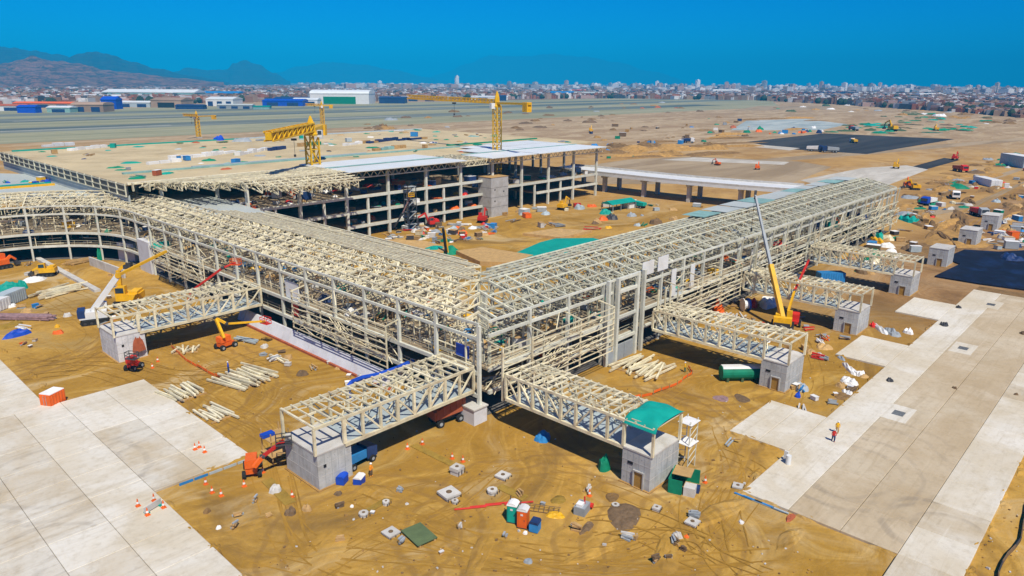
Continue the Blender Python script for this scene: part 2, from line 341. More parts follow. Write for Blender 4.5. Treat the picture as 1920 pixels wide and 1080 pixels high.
slab_material('apron_slab', (0.64, 0.60, 0.51), (0.68, 0.64, 0.55), (0.49, 0.39, 0.245),
              [((19, 91, 0), 4, 10, 2.2, 3, .26), ((30, 88, 0), 5, 9, 2.4, 3, .22), ((13, 76, 0), 2.5, 6, 2.8, 2, .3), ((17, 70, 0), 3, 8, 2.2, 3, .22),
               ((80, 11, 0), 3, 7.5, 2.2, 1.5, .5), ((86, 24, 0), 6, 10, 2.2, 4, .2), ((92, 12, 0), 3, 7, 2.5, 2, .25), ((120, 20, 0), 6, 11, 2.4, 4, .2)], 0.62)
slab_material('apron_slab_clean', (0.70, 0.66, 0.57), (0.75, 0.71, 0.62), (0.53, 0.44, 0.29), [], 0.5)
slab_material('dusty_slab', (0.56, 0.475, 0.34), (0.61, 0.52, 0.38), (0.44, 0.335, 0.20),
              [((80, 11, 0), 3, 7.5, 2.2, 1.5, .4), ((86, 24, 0), 5, 10, 2.2, 3, .25), ((90, 22, 0), 8, 13, 2.0, 4, .2)], 0.6)
def strip_material(name, c0, c1, sx, sy, rot=0.0):
    N, L, b, p = nodes_of(name, 0.9)
    s = noise(N, L, stretch(N, L, p, rot, (sx, sy, 0.1)), 1.0, 6, 0.65, 0.8); q = noise(N, L, p, 0.05, 6, 0.7)
    base = mixc(N, L, rng(N, L, s, 0.38, 0.62), c0, c1)
    base = mixc(N, L, mth(N, L, 'MULTIPLY', rng(N, L, q, 0.5, 0.7), 0.4), base, tuple(x * 0.8 for x in c0))
    L.new(base, b.inputs['Base Color'])
strip_material('asphalt', (0.035, 0.038, 0.042), (0.065, 0.066, 0.066), 0.004, 0.06)
strip_material('runway_grey', (0.10, 0.125, 0.115), (0.22, 0.235, 0.195), 0.0012, 0.02)
strip_material('runway_line', (0.30, 0.30, 0.25), (0.42, 0.41, 0.35), 0.002, 0.03)
strip_material('airfield_grass', (0.25, 0.25, 0.15), (0.36, 0.34, 0.21), 0.002, 0.03)
strip_material('pad_beige', (0.30, 0.22, 0.13), (0.42, 0.32, 0.20), 0.01, 0.05)
for _n, _c in (('track_dark', (0.36, 0.195, 0.026)), ('track_light', (0.55, 0.315, 0.05))): M(_n, _c, 0.95, 0, 0.25, 0.35, 0.1)
strip_material('pad_white', (0.46, 0.42, 0.35), (0.60, 0.56, 0.48), 0.02, 0.08)
strip_material('pond_grey', (0.30, 0.36, 0.36), (0.46, 0.50, 0.47), 0.01, 0.05)
strip_material('hill_brown', (0.06, 0.04, 0.038), (0.28, 0.13, 0.08), 0.009, 0.009)
strip_material('hill_dark', (0.022, 0.03, 0.035), (0.045, 0.05, 0.05), 0.003, 0.003)

# ================================================================== THE SETTING
def build_ground():
    cs = [-27000, -12000, -5000, -2000, -800, -300, -100, 0, 60, 120, 200, 320, 500, 800, 1300, 2000, 3200, 5200, 9000, 16000, 27000]
    b = MB(); n = len(cs)
    b.add([(x, y, 0) for y in cs for x in cs], [(j * n + i, j * n + i + 1, (j + 1) * n + i + 1, (j + 1) * n + i) for j in range(n - 1) for i in range(n - 1)])
    struct('ground', b, 'ground_sand')
build_ground()

SLAB_T = 0.30
_slabs = {}
def slab(x0, x1, y0, y1, mat, parent, jit=0.0):
    g = 0.022; key = (round(x1 - x0, 2), round(y1 - y0, 2), mat)
    if key not in _slabs:
        w, l = x1 - x0 - 2 * g, y1 - y0 - 2 * g; b = MB(); e = 0.05
        b.prism([(-w / 2, -l / 2), (w / 2, -l / 2), (w / 2, l / 2), (-w / 2, l / 2)], 0.0, SLAB_T - e)
        b.add([(-w / 2, -l / 2, SLAB_T - e), (w / 2, -l / 2, SLAB_T - e), (w / 2, l / 2, SLAB_T - e), (-w / 2, l / 2, SLAB_T - e),
               (-w / 2 + e, -l / 2 + e, SLAB_T), (w / 2 - e, -l / 2 + e, SLAB_T), (w / 2 - e, l / 2 - e, SLAB_T), (-w / 2 + e, l / 2 - e, SLAB_T)],
              [(4, 5, 6, 7), (0, 1, 5, 4), (1, 2, 6, 5), (2, 3, 7, 6), (3, 0, 4, 7)])
        _slabs[key] = b.mesh('concrete_slab', mat)
    return inst('concrete_slab', _slabs[key], parent, ((x0 + x1) / 2, (y0 + y1) / 2, 0.004 + rnd.uniform(-0.004, 0.006)))
def sub(mb_pts, z, name, mat):
    b = MB(); b.prism(mb_pts, -0.3, z); return struct(name, b, mat)

def build_aprons():
    ap = sub([(73.2, 8.2), (195.5, 8.2), (195.5, 30.3), (73.2, 30.3)], 0.03, 'apron_right_bed', 'dirt_dark')
    ys = [8.0, 13.75, 19.4, 25.0, 30.5]
    xs = [72.3 + 6.55 * i for i in range(20)]
    for j in range(4):
        for i in range(19):
            x0, x1 = xs[i], xs[i + 1]
            if x1 > 196: continue
            mat = 'dusty_slab' if j in (1, 2) else ('apron_slab_clean' if j == 3 or rnd.random() < 0.6 else 'apron_slab')
            slab(x0, x1, ys[j], ys[j + 1], mat, ap)
    for i in range(4): slab(72.3 - 6.55 * (i + 1), 72.3 - 6.55 * i, 8.0, 13.75, 'apron_slab', ap)
    for (a, c) in ((85.4, 98.8), (125.2, 138.8), (159.4, 173.4)):
        m = (a + c) / 2
        for (x0, x1) in ((a, m), (m, c)):
            for (y0, y1) in ((30.5, 34.6), (34.6, 38.7)): slab(x0, x1, y0, y1, 'apron_slab_clean', ap)
    # raised service pits in the pavement: pale square of new concrete with an open grated pit
    for (px, py, s) in ((1685, 775, 3.0), (1806, 653, 3.2), (1858, 571, 3.4)):
        c = G(px, py, SLAB_T)
        b = MB(); b.prism([(c.x - s, c.y - s * .55), (c.x + s, c.y - s * .55), (c.x + s, c.y + s * .55), (c.x - s, c.y + s * .55)], SLAB_T - 0.02, SLAB_T + 0.016)
        o = b.obj('service_pit_surround', 'apron_slab_clean', ap)
        b = MB(); b.prism([(c.x - .9, c.y - .75), (c.x + .9, c.y - .75), (c.x + .9, c.y + .75), (c.x - .9, c.y + .75)], SLAB_T, SLAB_T + 0.022)
        b.obj('pit_cover', 'grey_paint', o)
        b = MB()
        for k in range(6): b.box((c.x - .75 + k * .3, c.y, SLAB_T + 0.04), (0.07, 1.5, 0.05))
        b.obj('grate', 'steel_dark', o)
    al = sub([(2, 40), (25.0, 40), (25.0, 113), (23, 114), (23, 150), (2, 150)], 0.03, 'apron_left_bed', 'dirt_dark')
    xs = [25.2 - 5.75 * i for i in range(6)]
    for i in range(5):
        for j in range(18):
            y0 = 40.2 + 6.2 * j; r_ = rnd.random()
            mat = 'apron_slab_clean' if i == 0 or r_ < 0.12 else 'apron_slab'
            sh = -1.7 if y0 > 113 else 0
            slab(xs[i + 1] + sh, xs[i] + sh, y0, y0 + 6.2, mat, al)
    for i in range(2):
        for j in range(5):
            y0 = 79.9 + 6.9 * j
            slab(25.2 + 5.9 * i, 31.1 + 5.9 * i, y0, y0 + 6.9, 'apron_slab_clean' if i == 1 or rnd.random() < .3 else 'apron_slab', al)
build_aprons()

def sheet(name, pts, z, mat):
    b = MB(); b.prism([(p[0], p[1]) for p in pts], z - 0.6, z); return struct(name, b, mat)
def build_far_ground():
    sheet('airfield', [(-2500, 640), (1500, 640), (2300, 1020), (2300, 1330), (-2500, 1330)], 0.03, 'airfield_grass')
    sheet('taxiway_road', [(-2500, 765), (1500, 765), (1500, 840), (-2500, 840)], 0.07, 'runway_grey')
    sheet('runway_road', [(-2500, 950), (2100, 950), (2100, 1040), (-2500, 1040)], 0.07, 'runway_grey')
    sheet('perimeter_road', [(-2500, 1110), (2200, 1110), (2200, 1180), (-2500, 1180)], 0.07, 'runway_grey')
    for (x0, x1, y) in ((150, 320, 790), (500, 640, 800), (220, 420, 975), (700, 980, 1000), (-20, 120, 700)):
        sheet('runway_marking', [(x0, y), (x1, y), (x1, y + 9), (x0, y + 9)], 0.12, 'runway_line')
    sheet('asphalt_road', [G(1400, 266), G(1545, 250), G(1790, 261), G(1700, 276), G(1625, 289), G(1470, 279)], 0.05, 'asphalt')
    sheet('asphalt_path', [G(1690, 318), G(1770, 296), G(1800, 300), G(1735, 318)], 0.05, 'asphalt')
    sheet('construction_pad', [G(1090, 312), G(1180, 299), G(1300, 293), G(1500, 303), G(1560, 313), G(1480, 345), G(1090, 345)], 0.04, 'pad_beige')
    sheet('concrete_road', [G(1500, 338), G(1618, 315), G(1700, 310), G(1740, 318), G(1665, 347), G(1560, 354)], 0.06, 'pad_white')
    sheet('concrete_path', [G(1240, 300), G(1300, 295), G(1480, 304), G(1470, 309)], 0.07, 'pad_white')
    sheet('service_path', [G(1420, 271), G(1500, 278), G(1480, 282), G(1400, 274)], 0.08, 'pad_white')
    sheet('pond_water', [G(1370, 244), G(1540, 244), G(1590, 233), G(1510, 223), G(1400, 226)], 0.04, 'pond_grey')
    sheet('yard_path', [G(1370, 208), G(1560, 205), G(1560, 199), G(1420, 199)], 0.04, 'pad_beige')
    # graded haul roads on the right
    for pts in ([(1700, 395), (1760, 372), (1920, 318), (1920, 312), (1760, 362), (1700, 384)], [(1700, 415), (1830, 388), (1920, 345), (1920, 340), (1830, 378), (1700, 405)],
                [(1430, 305), (1600, 292), (1920, 264), (1920, 258), (1590, 285), (1420, 299)]):
        sheet('haul_road', [G(*p) for p in pts], 0.03, 'pad_beige')
build_far_ground()

def build_hills():
    specs = [('hill_brown', 5200, 1500, [(-90, 122), (0, 128), (40, 121), (75, 115), (110, 122), (150, 124), (200, 134), (260, 139), (330, 146), (420, 153)]),
             ('hill_dark', 9500, 2200, [(-120, 96), (0, 100), (40, 104), (70, 107), (120, 112), (170, 126), (220, 150)]),
             ('hill_dark', 8200, 2000, [(110, 150), (125, 122), (150, 112), (180, 107), (210, 110), (250, 121), (300, 132), (360, 143), (430, 153)]),
             ('hill_dark', 11000, 2000, [(300, 150), (335, 136), (355, 130), (390, 134), (428, 133), (442, 123), (462, 118), (486, 124), (515, 138), (545, 152)]),
             ('hill_dark', 19000, 3000, [(470, 152), (520, 138), (560, 128), (620, 120), (680, 124), (740, 133), (800, 145), (840, 154)]),
             ('hill_dark', 24000, 2800, [(780, 152), (830, 139), (880, 121), (920, 108), (970, 110), (1030, 106), (1100, 111), (1160, 121), (1220, 136), (1300, 154)])]
    for mat, dist, depth, prof in specs:
        b = MB(); nx, ny = 72, 22; x0, x1 = prof[0][0], prof[-1][0]; rr = random.Random(dist)
        ph = [rr.uniform(0, 6.28) for _ in range(16)]
        def hgt(px):
            for (a, ya), (c, yc) in zip(prof, prof[1:]):
                if a <= px <= c:
                    t = (px - a) / (c - a); t = t * t * (3 - 2 * t); return ya + (yc - ya) * t
            return prof[-1][1]
        def fn(u, v):
            px = x0 + u * (x1 - x0); d = dist + (v - 0.5) * 2 * depth
            hor = HORIZON + (px - 960) * ROLL
            H = max(0, (hor - hgt(px)) / F_PX * dist + CAM_H)
            s = max(0.0, 1 - abs(2 * v - 1) ** 1.4)
            ridge = 0.5 + 0.5 * math.sin(u * 34 + ph[0] + 5 * v) * math.sin(v * 9 + ph[1] + 11 * u)
            ridge2 = math.sin(u * 83 + 9 * v + ph[2]) * math.sin(v * 23 + u * 31 + ph[3])
            z = H * s * (1 - (0.6 if mat == 'hill_brown' else 0.35) * (1 - s) * ridge * 2) + H * (0.12 if mat == 'hill_brown' else 0.06) * ridge2 * s * (1 if abs(v - .5) > .06 else .4)
            p = FAR(px, d); return (p.x, p.y, z - 2)
        b.grid(nx, ny, fn); struct('hill', b, mat, smooth=True)
build_hills()

# ------------------------------------------------------------------ town
for nm, c in (('town_brown', (0.24, 0.13, 0.08)), ('town_tan', (0.38, 0.26, 0.18)), ('town_white', (0.70, 0.68, 0.66)), ('town_grey', (0.30, 0.31, 0.34)),
              ('town_terracotta', (0.36, 0.13, 0.07)), ('town_dark', (0.07, 0.075, 0.09)), ('town_pink', (0.48, 0.33, 0.28)), ('tower_white', (0.72, 0.71, 0.70)), ('tower_tan', (0.52, 0.45, 0.40)), ('tower_grey', (0.40, 0.42, 0.46))):
    M(nm, c, 0.9, 0, 0.2, 0.02, 0.2)
M('tree_dark', (0.035, 0.055, 0.03), 0.95, 0, 0.3, 0.05)
TOWN = ['town_brown', 'town_tan', 'town_white', 'town_grey', 'town_terracotta', 'town_dark', 'town_pink']
TW = [0.22, 0.18, 0.17, 0.11, 0.13, 0.08, 0.11]
def town_start(px):
    pts = [(-60, 1560), (0, 1560), (300, 1640), (600, 1800), (700, 1780), (1000, 2150), (1150, 2300), (1300, 2250), (1420, 2250), (1500, 2050), (1700, 1650), (1980, 1280)]
    for (a, ya), (c, yc) in zip(pts, pts[1:]):
        if a <= px <= c: return ya + (yc - ya) * (px - a) / (c - a)
    return 1500
def house(b, x, y, w, l, h, rz, r_):
    b.box((x, y, h / 2), (w, l, h), rz)
    if r_.random() < 0.6:
        m = Matrix.Rotation(rz, 3, 'Z') @ Vector((r_.uniform(-.25, .25) * w, r_.uniform(-.25, .25) * l, 0))
        b.box((x + m.x, y + m.y, h + 1.2), (w * .4, l * .45, 2.4), rz)
def build_town():
    r_ = random.Random(21); near = []
    mass = MB()
    for k in range(30000):
        px = r_.uniform(-60, 1985); s0 = town_start(px)
        d = s0 + (r_.random() ** 1.6) * (6200 - s0)
        p = FAR(px, d); w, l = r_.uniform(8, 22), r_.uniform(8, 24); h = r_.choice((5, 7, 8, 10, 10, 13, 15))
        if r_.random() < 0.05: w, l, h = w * 2.2, l * 2.4, r_.uniform(7, 13)
        if d > 3500: w *= 1.5; l *= 1.5
        near.append((d, p.x, p.y, w, l, h, r_.choice((0.1, 0.1, 0.45, -0.3)) + r_.uniform(-.06, .06), r_.choices(range(7), TW)[0]))
    near.sort()
    meshes = {}
    for (d, x, y, w, l, h, rz, mi) in near[:300]:
        key = (mi, round(h))
        if key not in meshes:
            b = MB(); b.box((0, 0, .5), (1, 1, 1)); b.box((.12, .1, 1.12), (.4, .4, .24)); b.box((-.3, -.25, 1.06), (.22, .3, .12)); meshes[key] = b.mesh('house', TOWN[mi])
        o = inst('town_house', meshes[key], None, (x, y, 0), rz, (w, l, h * .62))
        tag(o, ('brown', 'tan', 'white', 'grey', 'terracotta', 'dark', 'pink')[mi] + ' flat-roofed house at the near edge of town', 'house', 'low houses along the near edge of the town')
    for (d, x, y, w, l, h, rz, mi) in near[300:]:
        mass.cur = mi; house(mass, x, y, w, l, h, rz, r_)
    for k in range(900):
        px = r_.uniform(560, 1985) if k < 700 else r_.uniform(1150, 1985); d = r_.uniform(3600, 7000); p = FAR(px, d); mass.cur = r_.choice((2, 2, 6, 3, 1)); house(mass, p.x, p.y, r_.uniform(18, 50), r_.uniform(18, 40), r_.uniform(14, 34), r_.uniform(-.5, .5), r_)
    o = mass.obj('town_houses', TOWN); tag(o, 'dense mass of low houses covering the distant plain', 'houses', kind='stuff')
    tm = MB()
    for k in range(900):
        px = r_.uniform(-60, 1985); s0 = town_start(px); d = s0 - 30 + (r_.random() ** 1.5) * 2800; p = FAR(px, d)
        for q in range(r_.randint(1, 3)):
            rad = r_.uniform(4, 9); x, y = p.x + r_.uniform(-9, 9), p.y + r_.uniform(-9, 9)
            tm.lathe((x, y, 0), [(rad * .2, 0), (rad * r_.uniform(.7, 1), rad * .5), (rad * r_.uniform(.8, 1.1), rad * 1.0), (rad * .6, rad * 1.6), (rad * .1, rad * 1.9)], 6)
    o = tm.obj('treeline', 'tree_dark'); tag(o, 'dark green trees scattered among the distant houses', 'trees', kind='stuff')
    # skyline towers
    rows = []
    for k in range(280):
        px = r_.choice((r_.uniform(1150, 1935), r_.uniform(1150, 1935), r_.uniform(640, 1200)))
        d = r_.uniform(4200, 6600); h = r_.uniform(20, 46) * (0.8 if px < 1100 else 1.0)
        if r_.random() < 0.08: h *= 1.4
        rows.append((px, d, h))
    rows += [(857, 5200, 84), (1308, 5000, 66), (1062, 5000, 58), (955, 5200, 50), (1232, 4700, 56), (1433, 4800, 62), (1540, 4600, 58), (1870, 4300, 56), (1650, 5000, 54)]
    tms = {}
    for (px, d, h) in rows:
        p = FAR(px, d); mat = r_.choice(('tower_white', 'tower_white', 'tower_tan', 'tower_grey', 'town_pink')); w, l = r_.uniform(14, 34), r_.uniform(14, 26)
        v = r_.randint(0, 2)
        if (mat, v) not in tms:
            b = MB(); b.box((0, 0, .5), (1, 1, 1)); b.box((.1, 0, 1.03), (.4, .5, .08))
            if v == 1: b.box((.0, .62, .36), (.8, .3, .72))
            if v == 2: b.box((-.62, 0, .42), (.3, .7, .84))
            for q in range(5): b.box((0, -.505, .12 + q * .18), (.9, .03, .06))
            tms[(mat, v)] = b.mesh('tower', mat)
        o = inst('apartment_tower', tms[(mat, v)], None, (p.x, p.y, 0), r_.uniform(-.5, .5), (w, l, h))
        tag(o, {'tower_white': 'white', 'tower_tan': 'tan', 'tower_grey': 'grey', 'town_pink': 'pinkish'}[mat] + (' plain', ' rear-stepped', ' side-stepped')[v] + ' high-rise on the far skyline', 'tower', 'high-rise towers along the skyline')
    # long low landmark roofs inside the town
    for (px, d, w, l, h, mat, lab) in ((1555, 3000, 190, 40, 16, 'dark_blue', 'long dark blue roofed shed within the distant town'), (1360, 3300, 120, 60, 20, 'white_paint', 'broad white hall in the middle of the town'),
            (1745, 2900, 90, 50, 16, 'white_paint', 'white flat hall near the end of the town'), (1085, 3300, 70, 40, 14, 'red', 'red roofed hall standing amid the brown houses'), (178, 2050, 60, 40, 14, 'white_paint', 'white church-like block below the brown hill')):
        p = FAR(px, d); b = MB(); b.box((0, 0, h / 2), (w, l, h)); b.box((0, 0, h + 1), (w * .9, l * .5, 2)); o = b.obj('town_hall', mat, None, (p.x, p.y, 0), HEAD - math.pi / 2); tag(o, lab, 'hall')
build_town()

def gable(b, w, l, h, rise, arch=False):
    n = 8 if arch else 2
    prof = [(-l / 2, 0), (l / 2, 0), (l / 2, h)] + [(l / 2 * math.cos(math.pi * i / n), h + rise * math.sin(math.pi * i / n)) for i in range(1, n)] + [(-l / 2, h)]
    b.extr(prof, -w / 2, w / 2)
def warehouse(px, py, wpx, hpx, mat, label, roof=None, arch=False, depth=None, doors=0, doormat='dark_blue', name='warehouse'):
    p = G(px, py); d = p.length; w = wpx / F_PX * d; h = hpx / F_PX * d; depth = depth or w * 0.7
    t = thing(name, label, 'warehouse', (p.x, p.y, 0), HEAD - math.pi / 2)
    off = depth / 2
    b = MB(); b.box((0, off, h * .36), (w, depth, h * .72)); b.obj('wall', mat, t)
    b = MB()
    b.extr([(off - depth / 2 - .6, h * .72), (off + depth / 2 + .6, h * .72), (off + depth / 2 + .6, h * .78)] + ([(off + depth / 2 * math.cos(math.pi * i / 8), h * .78 + h * .22 * math.sin(math.pi * i / 8)) for i in range(1, 8)] if arch else [(off, h)]) + [(off - depth / 2 - .6, h * .78)], -w / 2 - .5, w / 2 + .5)
    b.obj('roof', roof or mat, t)
    for k in range(doors):
        b = MB(); b.box((-w / 2 + w * (k + .5) / doors, -.25, h * .26), (w / doors * .55, .5, h * .52)); b.obj('door', doormat, t)
    return t
def build_warehouses():
    W = warehouse
    W(637, 195, 104, 24, 'white_paint', 'large white hangar with curved roof and green doors', 'roof_white', True, 70, 1, 'green_tarp', 'aircraft_hangar')
    W(412, 199, 46, 15, 'white_paint', 'white box warehouse beside the airfield left of the hangar', 'roof_white', False, 50, 3)
    W(530, 199, 70, 12, 'blue', 'bright blue low shed between the white warehouse and hangar', 'blue', False, 45, 2, 'dark_blue')
    W(572, 198, 44, 13, 'white_paint', 'white shed adjoining the big curved hangar', 'roof_white', False, 30, 2)
    W(545, 193, 60, 10, 'dark_blue', 'dark blue shed behind the bright blue one', 'dark_blue')
    W(280, 189, 150, 18, 'pale_teal', 'long pale warehouse with white roof behind the airfield', 'roof_white', False, 60, 5)
    W(380, 186, 120, 13, 'grey_paint', 'wide grey warehouse with blue roof behind the airfield', 'sky_blue', False, 60, 4)
    W(150, 192, 130, 12, 'white_paint', 'long low white shed behind the container yard', 'roof_white', False, 40, 4)
    W(312, 202, 50, 16, 'town_tan', 'tan open-fronted hangar with dark mouth', 'town_tan', False, 50, 1, 'black', 'aircraft_hangar')  # its black door panel paints the shade inside the open mouth
    W(205, 205, 24, 20, 'blue', 'tall bright blue box building at the airfield edge', 'blue', False, 20)
    W(50, 212, 28, 12, 'blue', 'cobalt blue container block at the far left edge', 'blue', False, 14)
    W(165, 210, 50, 15, 'town_tan', 'tan rounded shed beside the blue box building', 'town_tan', True, 30, 2)
    W(110, 211, 36, 10, 'pale_teal', 'pale teal shed left of the tan rounded shed', 'roof_white', False, 20, 1)
    W(235, 201, 80, 10, 'pale_blue_grey', 'pale grey shed right of the blue box building', 'roof_white', False, 22, 3)
    W(22, 208, 40, 10, 'white_paint', 'small white shed at the far left edge', 'red_primer', False, 20, 1)
    W(80, 202, 90, 9, 'town_tan', 'low tan shed row at the far left', 'orange', False, 20, 3)
    W(440, 204, 60, 8, 'grey_paint', 'low grey office row before the white warehouse', 'roof_grey', False, 16, 3)
    W(355, 205, 46, 8, 'dark_blue', 'low dark shed before the open hangar', 'dark_blue', False, 16)
    W(735, 194, 46, 12, 'dark_blue', 'dark blue shed right of the white hangar', 'dark_blue', True, 40, 1)
    W(790, 190, 60, 8, 'town_tan', 'low tan shed beyond the runway end', 'town_tan', False, 30, 2)
    W(890, 187, 120, 7, 'white_paint', 'long low white shed behind the tall crane', 'roof_white', False, 40, 4)
    W(940, 189, 18, 10, 'dark_blue', 'small dark blue block behind the tall crane', 'dark_blue', False, 18)
    W(1055, 184, 42, 12, 'sky_blue', 'sky blue box warehouse past the runway', 'sky_blue', False, 60)
    W(1105, 184, 60, 11, 'pale_blue_grey', 'pale grey warehouse beside the sky blue one', 'roof_grey', False, 60, 3)
    W(1160, 184, 40, 6, 'white_paint', 'low white shed at the end of the grey warehouse', 'roof_white', False, 40)
    W(1300, 182, 60, 7, 'town_tan', 'low tan shed at the edge of town', 'roof_white', False, 40)
    W(490, 205, 28, 6, 'pale_teal', 'low teal cabin row before the bright blue shed', 'teal', False, 12)
    W(455, 188, 70, 10, 'town_tan', 'tan hall behind the white box warehouse', 'town_brown', False, 40)
build_warehouses()

def build_haze():
    m = bpy.data.materials.new('haze_air'); m.use_nodes = True; N, L = m.node_tree.nodes, m.node_tree.links
    for n in list(N): N.remove(n)
    v = N.new('ShaderNodeVolumePrincipled'); v.inputs['Color'].default_value = (0.008, 0.55, 1.0, 1); v.inputs['Density'].default_value = 1.25e-4
    v.inputs['Anisotropy'].default_value = -0.4
    o_ = N.new('ShaderNodeOutputMaterial'); L.new(v.outputs[0], o_.inputs['Volume']); MT['haze_air'] = m
    b = MB(); b.box((0, 0, 424), (60000, 60000, 850)); o = b.obj('haze', 'haze_air'); o['kind'] = 'stuff'; o['label'] = 'thin blue air between the site and the hills'; o['category'] = 'haze'
build_haze()

# ================================================================== TERMINAL WINGS
EAVE, BEAM2, SLAB2, SLAB1 = 14.3, 12.2, 7.3, 3.9
RIDGE_D, RIDGE_Z, INNER_D, INNER_Z = 9.2, 16.3, 21.0, 15.5
def roof_z(d):
    return EAVE + (RIDGE_Z - EAVE) * d / RIDGE_D if d <= RIDGE_D else RIDGE_Z - 0.115 * (d - RIDGE_D)
def WL(t, d):                      # left wing: along Y, then bending round to -X
    if t <= 192: return Vector((64.2 + d, t, 0))
    a = (t - 192) / 26.0
    rr = 26.2 + d * (1 + 0.22 * min(1, max(0, a)))
    if a < math.pi / 2: return Vector((38 + rr * math.cos(a), 192 + rr * math.sin(a), 0))
    return Vector((38 - (t - 192 - 26 * math.pi / 2), 192 + rr, 0))
def WR(t, d): return Vector((t, 66.0 + d, 0))
Z = lambda p, z: Vector((p.x, p.y, z))

def wing(name, label, W, t0, t1, stations, truss_t, origin, steel, rr, back_dense, INNER_D=21.0):
    t = thing(name, label, 'terminal wing', origin)
    O = Vector(origin)
    def lim(tt):                                                # mitre at the corner; the left roof narrows where the grey link roof takes over
        m_ = min(INNER_D, tt - t0 + 0.01)
        if W is WL and tt > 158:
            pp = [(158, 21), (170, 9.6), (203, 9.8), (214, 12), (221, 14), (228, 17), (236, 20.5), (300, 20.5)]
            for (a, ya), (c, yc) in zip(pp, pp[1:]):
                if a <= tt <= c: return ya + (yc - ya) * (tt - a) / (c - a)
        return m_
    def loc(p): return Vector(p) - O
    # floors
    seg = [x for x in truss_t]
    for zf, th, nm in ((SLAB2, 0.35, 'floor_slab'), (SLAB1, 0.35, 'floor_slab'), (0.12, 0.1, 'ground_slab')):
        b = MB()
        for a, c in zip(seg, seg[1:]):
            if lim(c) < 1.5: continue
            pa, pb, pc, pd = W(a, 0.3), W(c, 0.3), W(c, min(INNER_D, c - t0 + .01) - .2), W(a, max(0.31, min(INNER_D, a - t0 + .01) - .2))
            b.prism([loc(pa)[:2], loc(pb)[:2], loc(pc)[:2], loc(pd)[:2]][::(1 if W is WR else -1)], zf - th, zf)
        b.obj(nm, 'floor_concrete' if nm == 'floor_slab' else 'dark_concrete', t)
    # columns
    for s in stations[(1 if W is WR else 0):]:
        member('column', loc(Z(W(s, 0), 0)), loc(Z(W(s, 0), EAVE - .2)), 0.42, 0.52, 'grey_steel', t)
        for d in (RIDGE_D, lim(s) - .8):
            if d < lim(s) - .3 and d > 3: member('column', loc(Z(W(s, d), 0)), loc(Z(W(s, d), roof_z(d) - 1.6)), 0.5, 0.5, 'grey_steel', t)
    # facade beams
    for a, c in zip(stations, stations[1:]):
        n = 1 if (W is WR or c <= 192) else 3
        for zf, w, h, nm in ((EAVE, .28, .34, 'eave_beam'), (BEAM2, .3, .42, 'facade_beam'), (SLAB2 - .2, .4, .55, 'edge_beam'), (SLAB1 - .2, .4, .55, 'edge_beam')):
            for k in range(n):
                u, v = a + (c - a) * k / n, a + (c - a) * (k + 1) / n
                member(nm, loc(Z(W(u, -.05), zf)), loc(Z(W(v, -.05), zf)), w, h, 'grey_steel', t)
        if lim(a) >= INNER_D - .1:
            for zf in (INNER_Z - .3, SLAB2 - .25):
                member('courtyard_beam', loc(Z(W(a, INNER_D), zf)), loc(Z(W(c, INNER_D), zf)), .35, .6, steel, t)
    # roof trusses
    for s in truss_t:
        L_ = lim(s)
        if L_ < 1.5: continue
        b = MB(); ds = [0, 2.3, 4.6, 6.9, RIDGE_D, 12.2, 15.1] + ([18.1] if INNER_D > 19 else []) + [INNER_D]; ds = [d for d in ds if d < L_ - .4] + [L_]
        top = [loc(Z(W(s, d), roof_z(d) + .15)) for d in ds]
        bot = [loc(Z(W(s, d), roof_z(d) - (1.0 + .6 * min(1, d / RIDGE_D)))) for d in ds]
        b.path(top, .26, .30); b.path(bot, .20, .22)
        for i in range(len(ds)):
            b.bar(top[i], bot[i], .15)
            if i + 1 < len(ds): b.bar(*((top[i], bot[i + 1]) if i % 2 else (bot[i], top[i + 1])), .13)
        b.obj('roof_truss', steel, t)
    # purlins along the wing
    dl = ([1.3, 3.4, 5.4, 7.4, RIDGE_D] if W is WL else [2.2, 5.2, 7.6, RIDGE_D]) + [RIDGE_D + back_dense * k for k in range(1, int((INNER_D - RIDGE_D) / back_dense) + 1)]
    for d in dl:
        if d > RIDGE_D: d += rr.uniform(-.22, .22)
        pts = [loc(Z(W(s, d), roof_z(d) + .38)) for s in truss_t if lim(s) >= d - .05]
        if len(pts) < 2: continue
        w = .34 if abs(d - RIDGE_D) < .01 else (.20 if d < RIDGE_D else .24)
        if W is WR: member('purlin', pts[0], pts[-1], w, .2, steel, t)
        else:
            st = [p for s, p in zip([s for s in truss_t if lim(s) >= d - .05], pts) if s <= 193]
            if len(st) > 1: member('purlin', st[0], st[-1], w, .2, steel, t)
            cv = [p for s, p in zip([s for s in truss_t if lim(s) >= d - .05], pts) if s >= 188]
            b = MB(); b.path(cv, w, .2); b.obj('purlin', steel, t)
    # ridge girder: vertical ladder truss under the ridge
    b = MB(); ts = [s for s in truss_t if lim(s) >= RIDGE_D - .05]
    for a, c in zip(ts, ts[1:]):
        b.bar(loc(Z(W(a, RIDGE_D), RIDGE_Z - 2.2)), loc(Z(W(c, RIDGE_D), RIDGE_Z - 2.2)), .25)
        b.bar(loc(Z(W(a, RIDGE_D), RIDGE_Z - 2.2)), loc(Z(W(c, RIDGE_D), RIDGE_Z)), .16)
    b.obj('ridge_girder', steel, t)
    # criss-cross bracing in the roof plane
    b = MB()
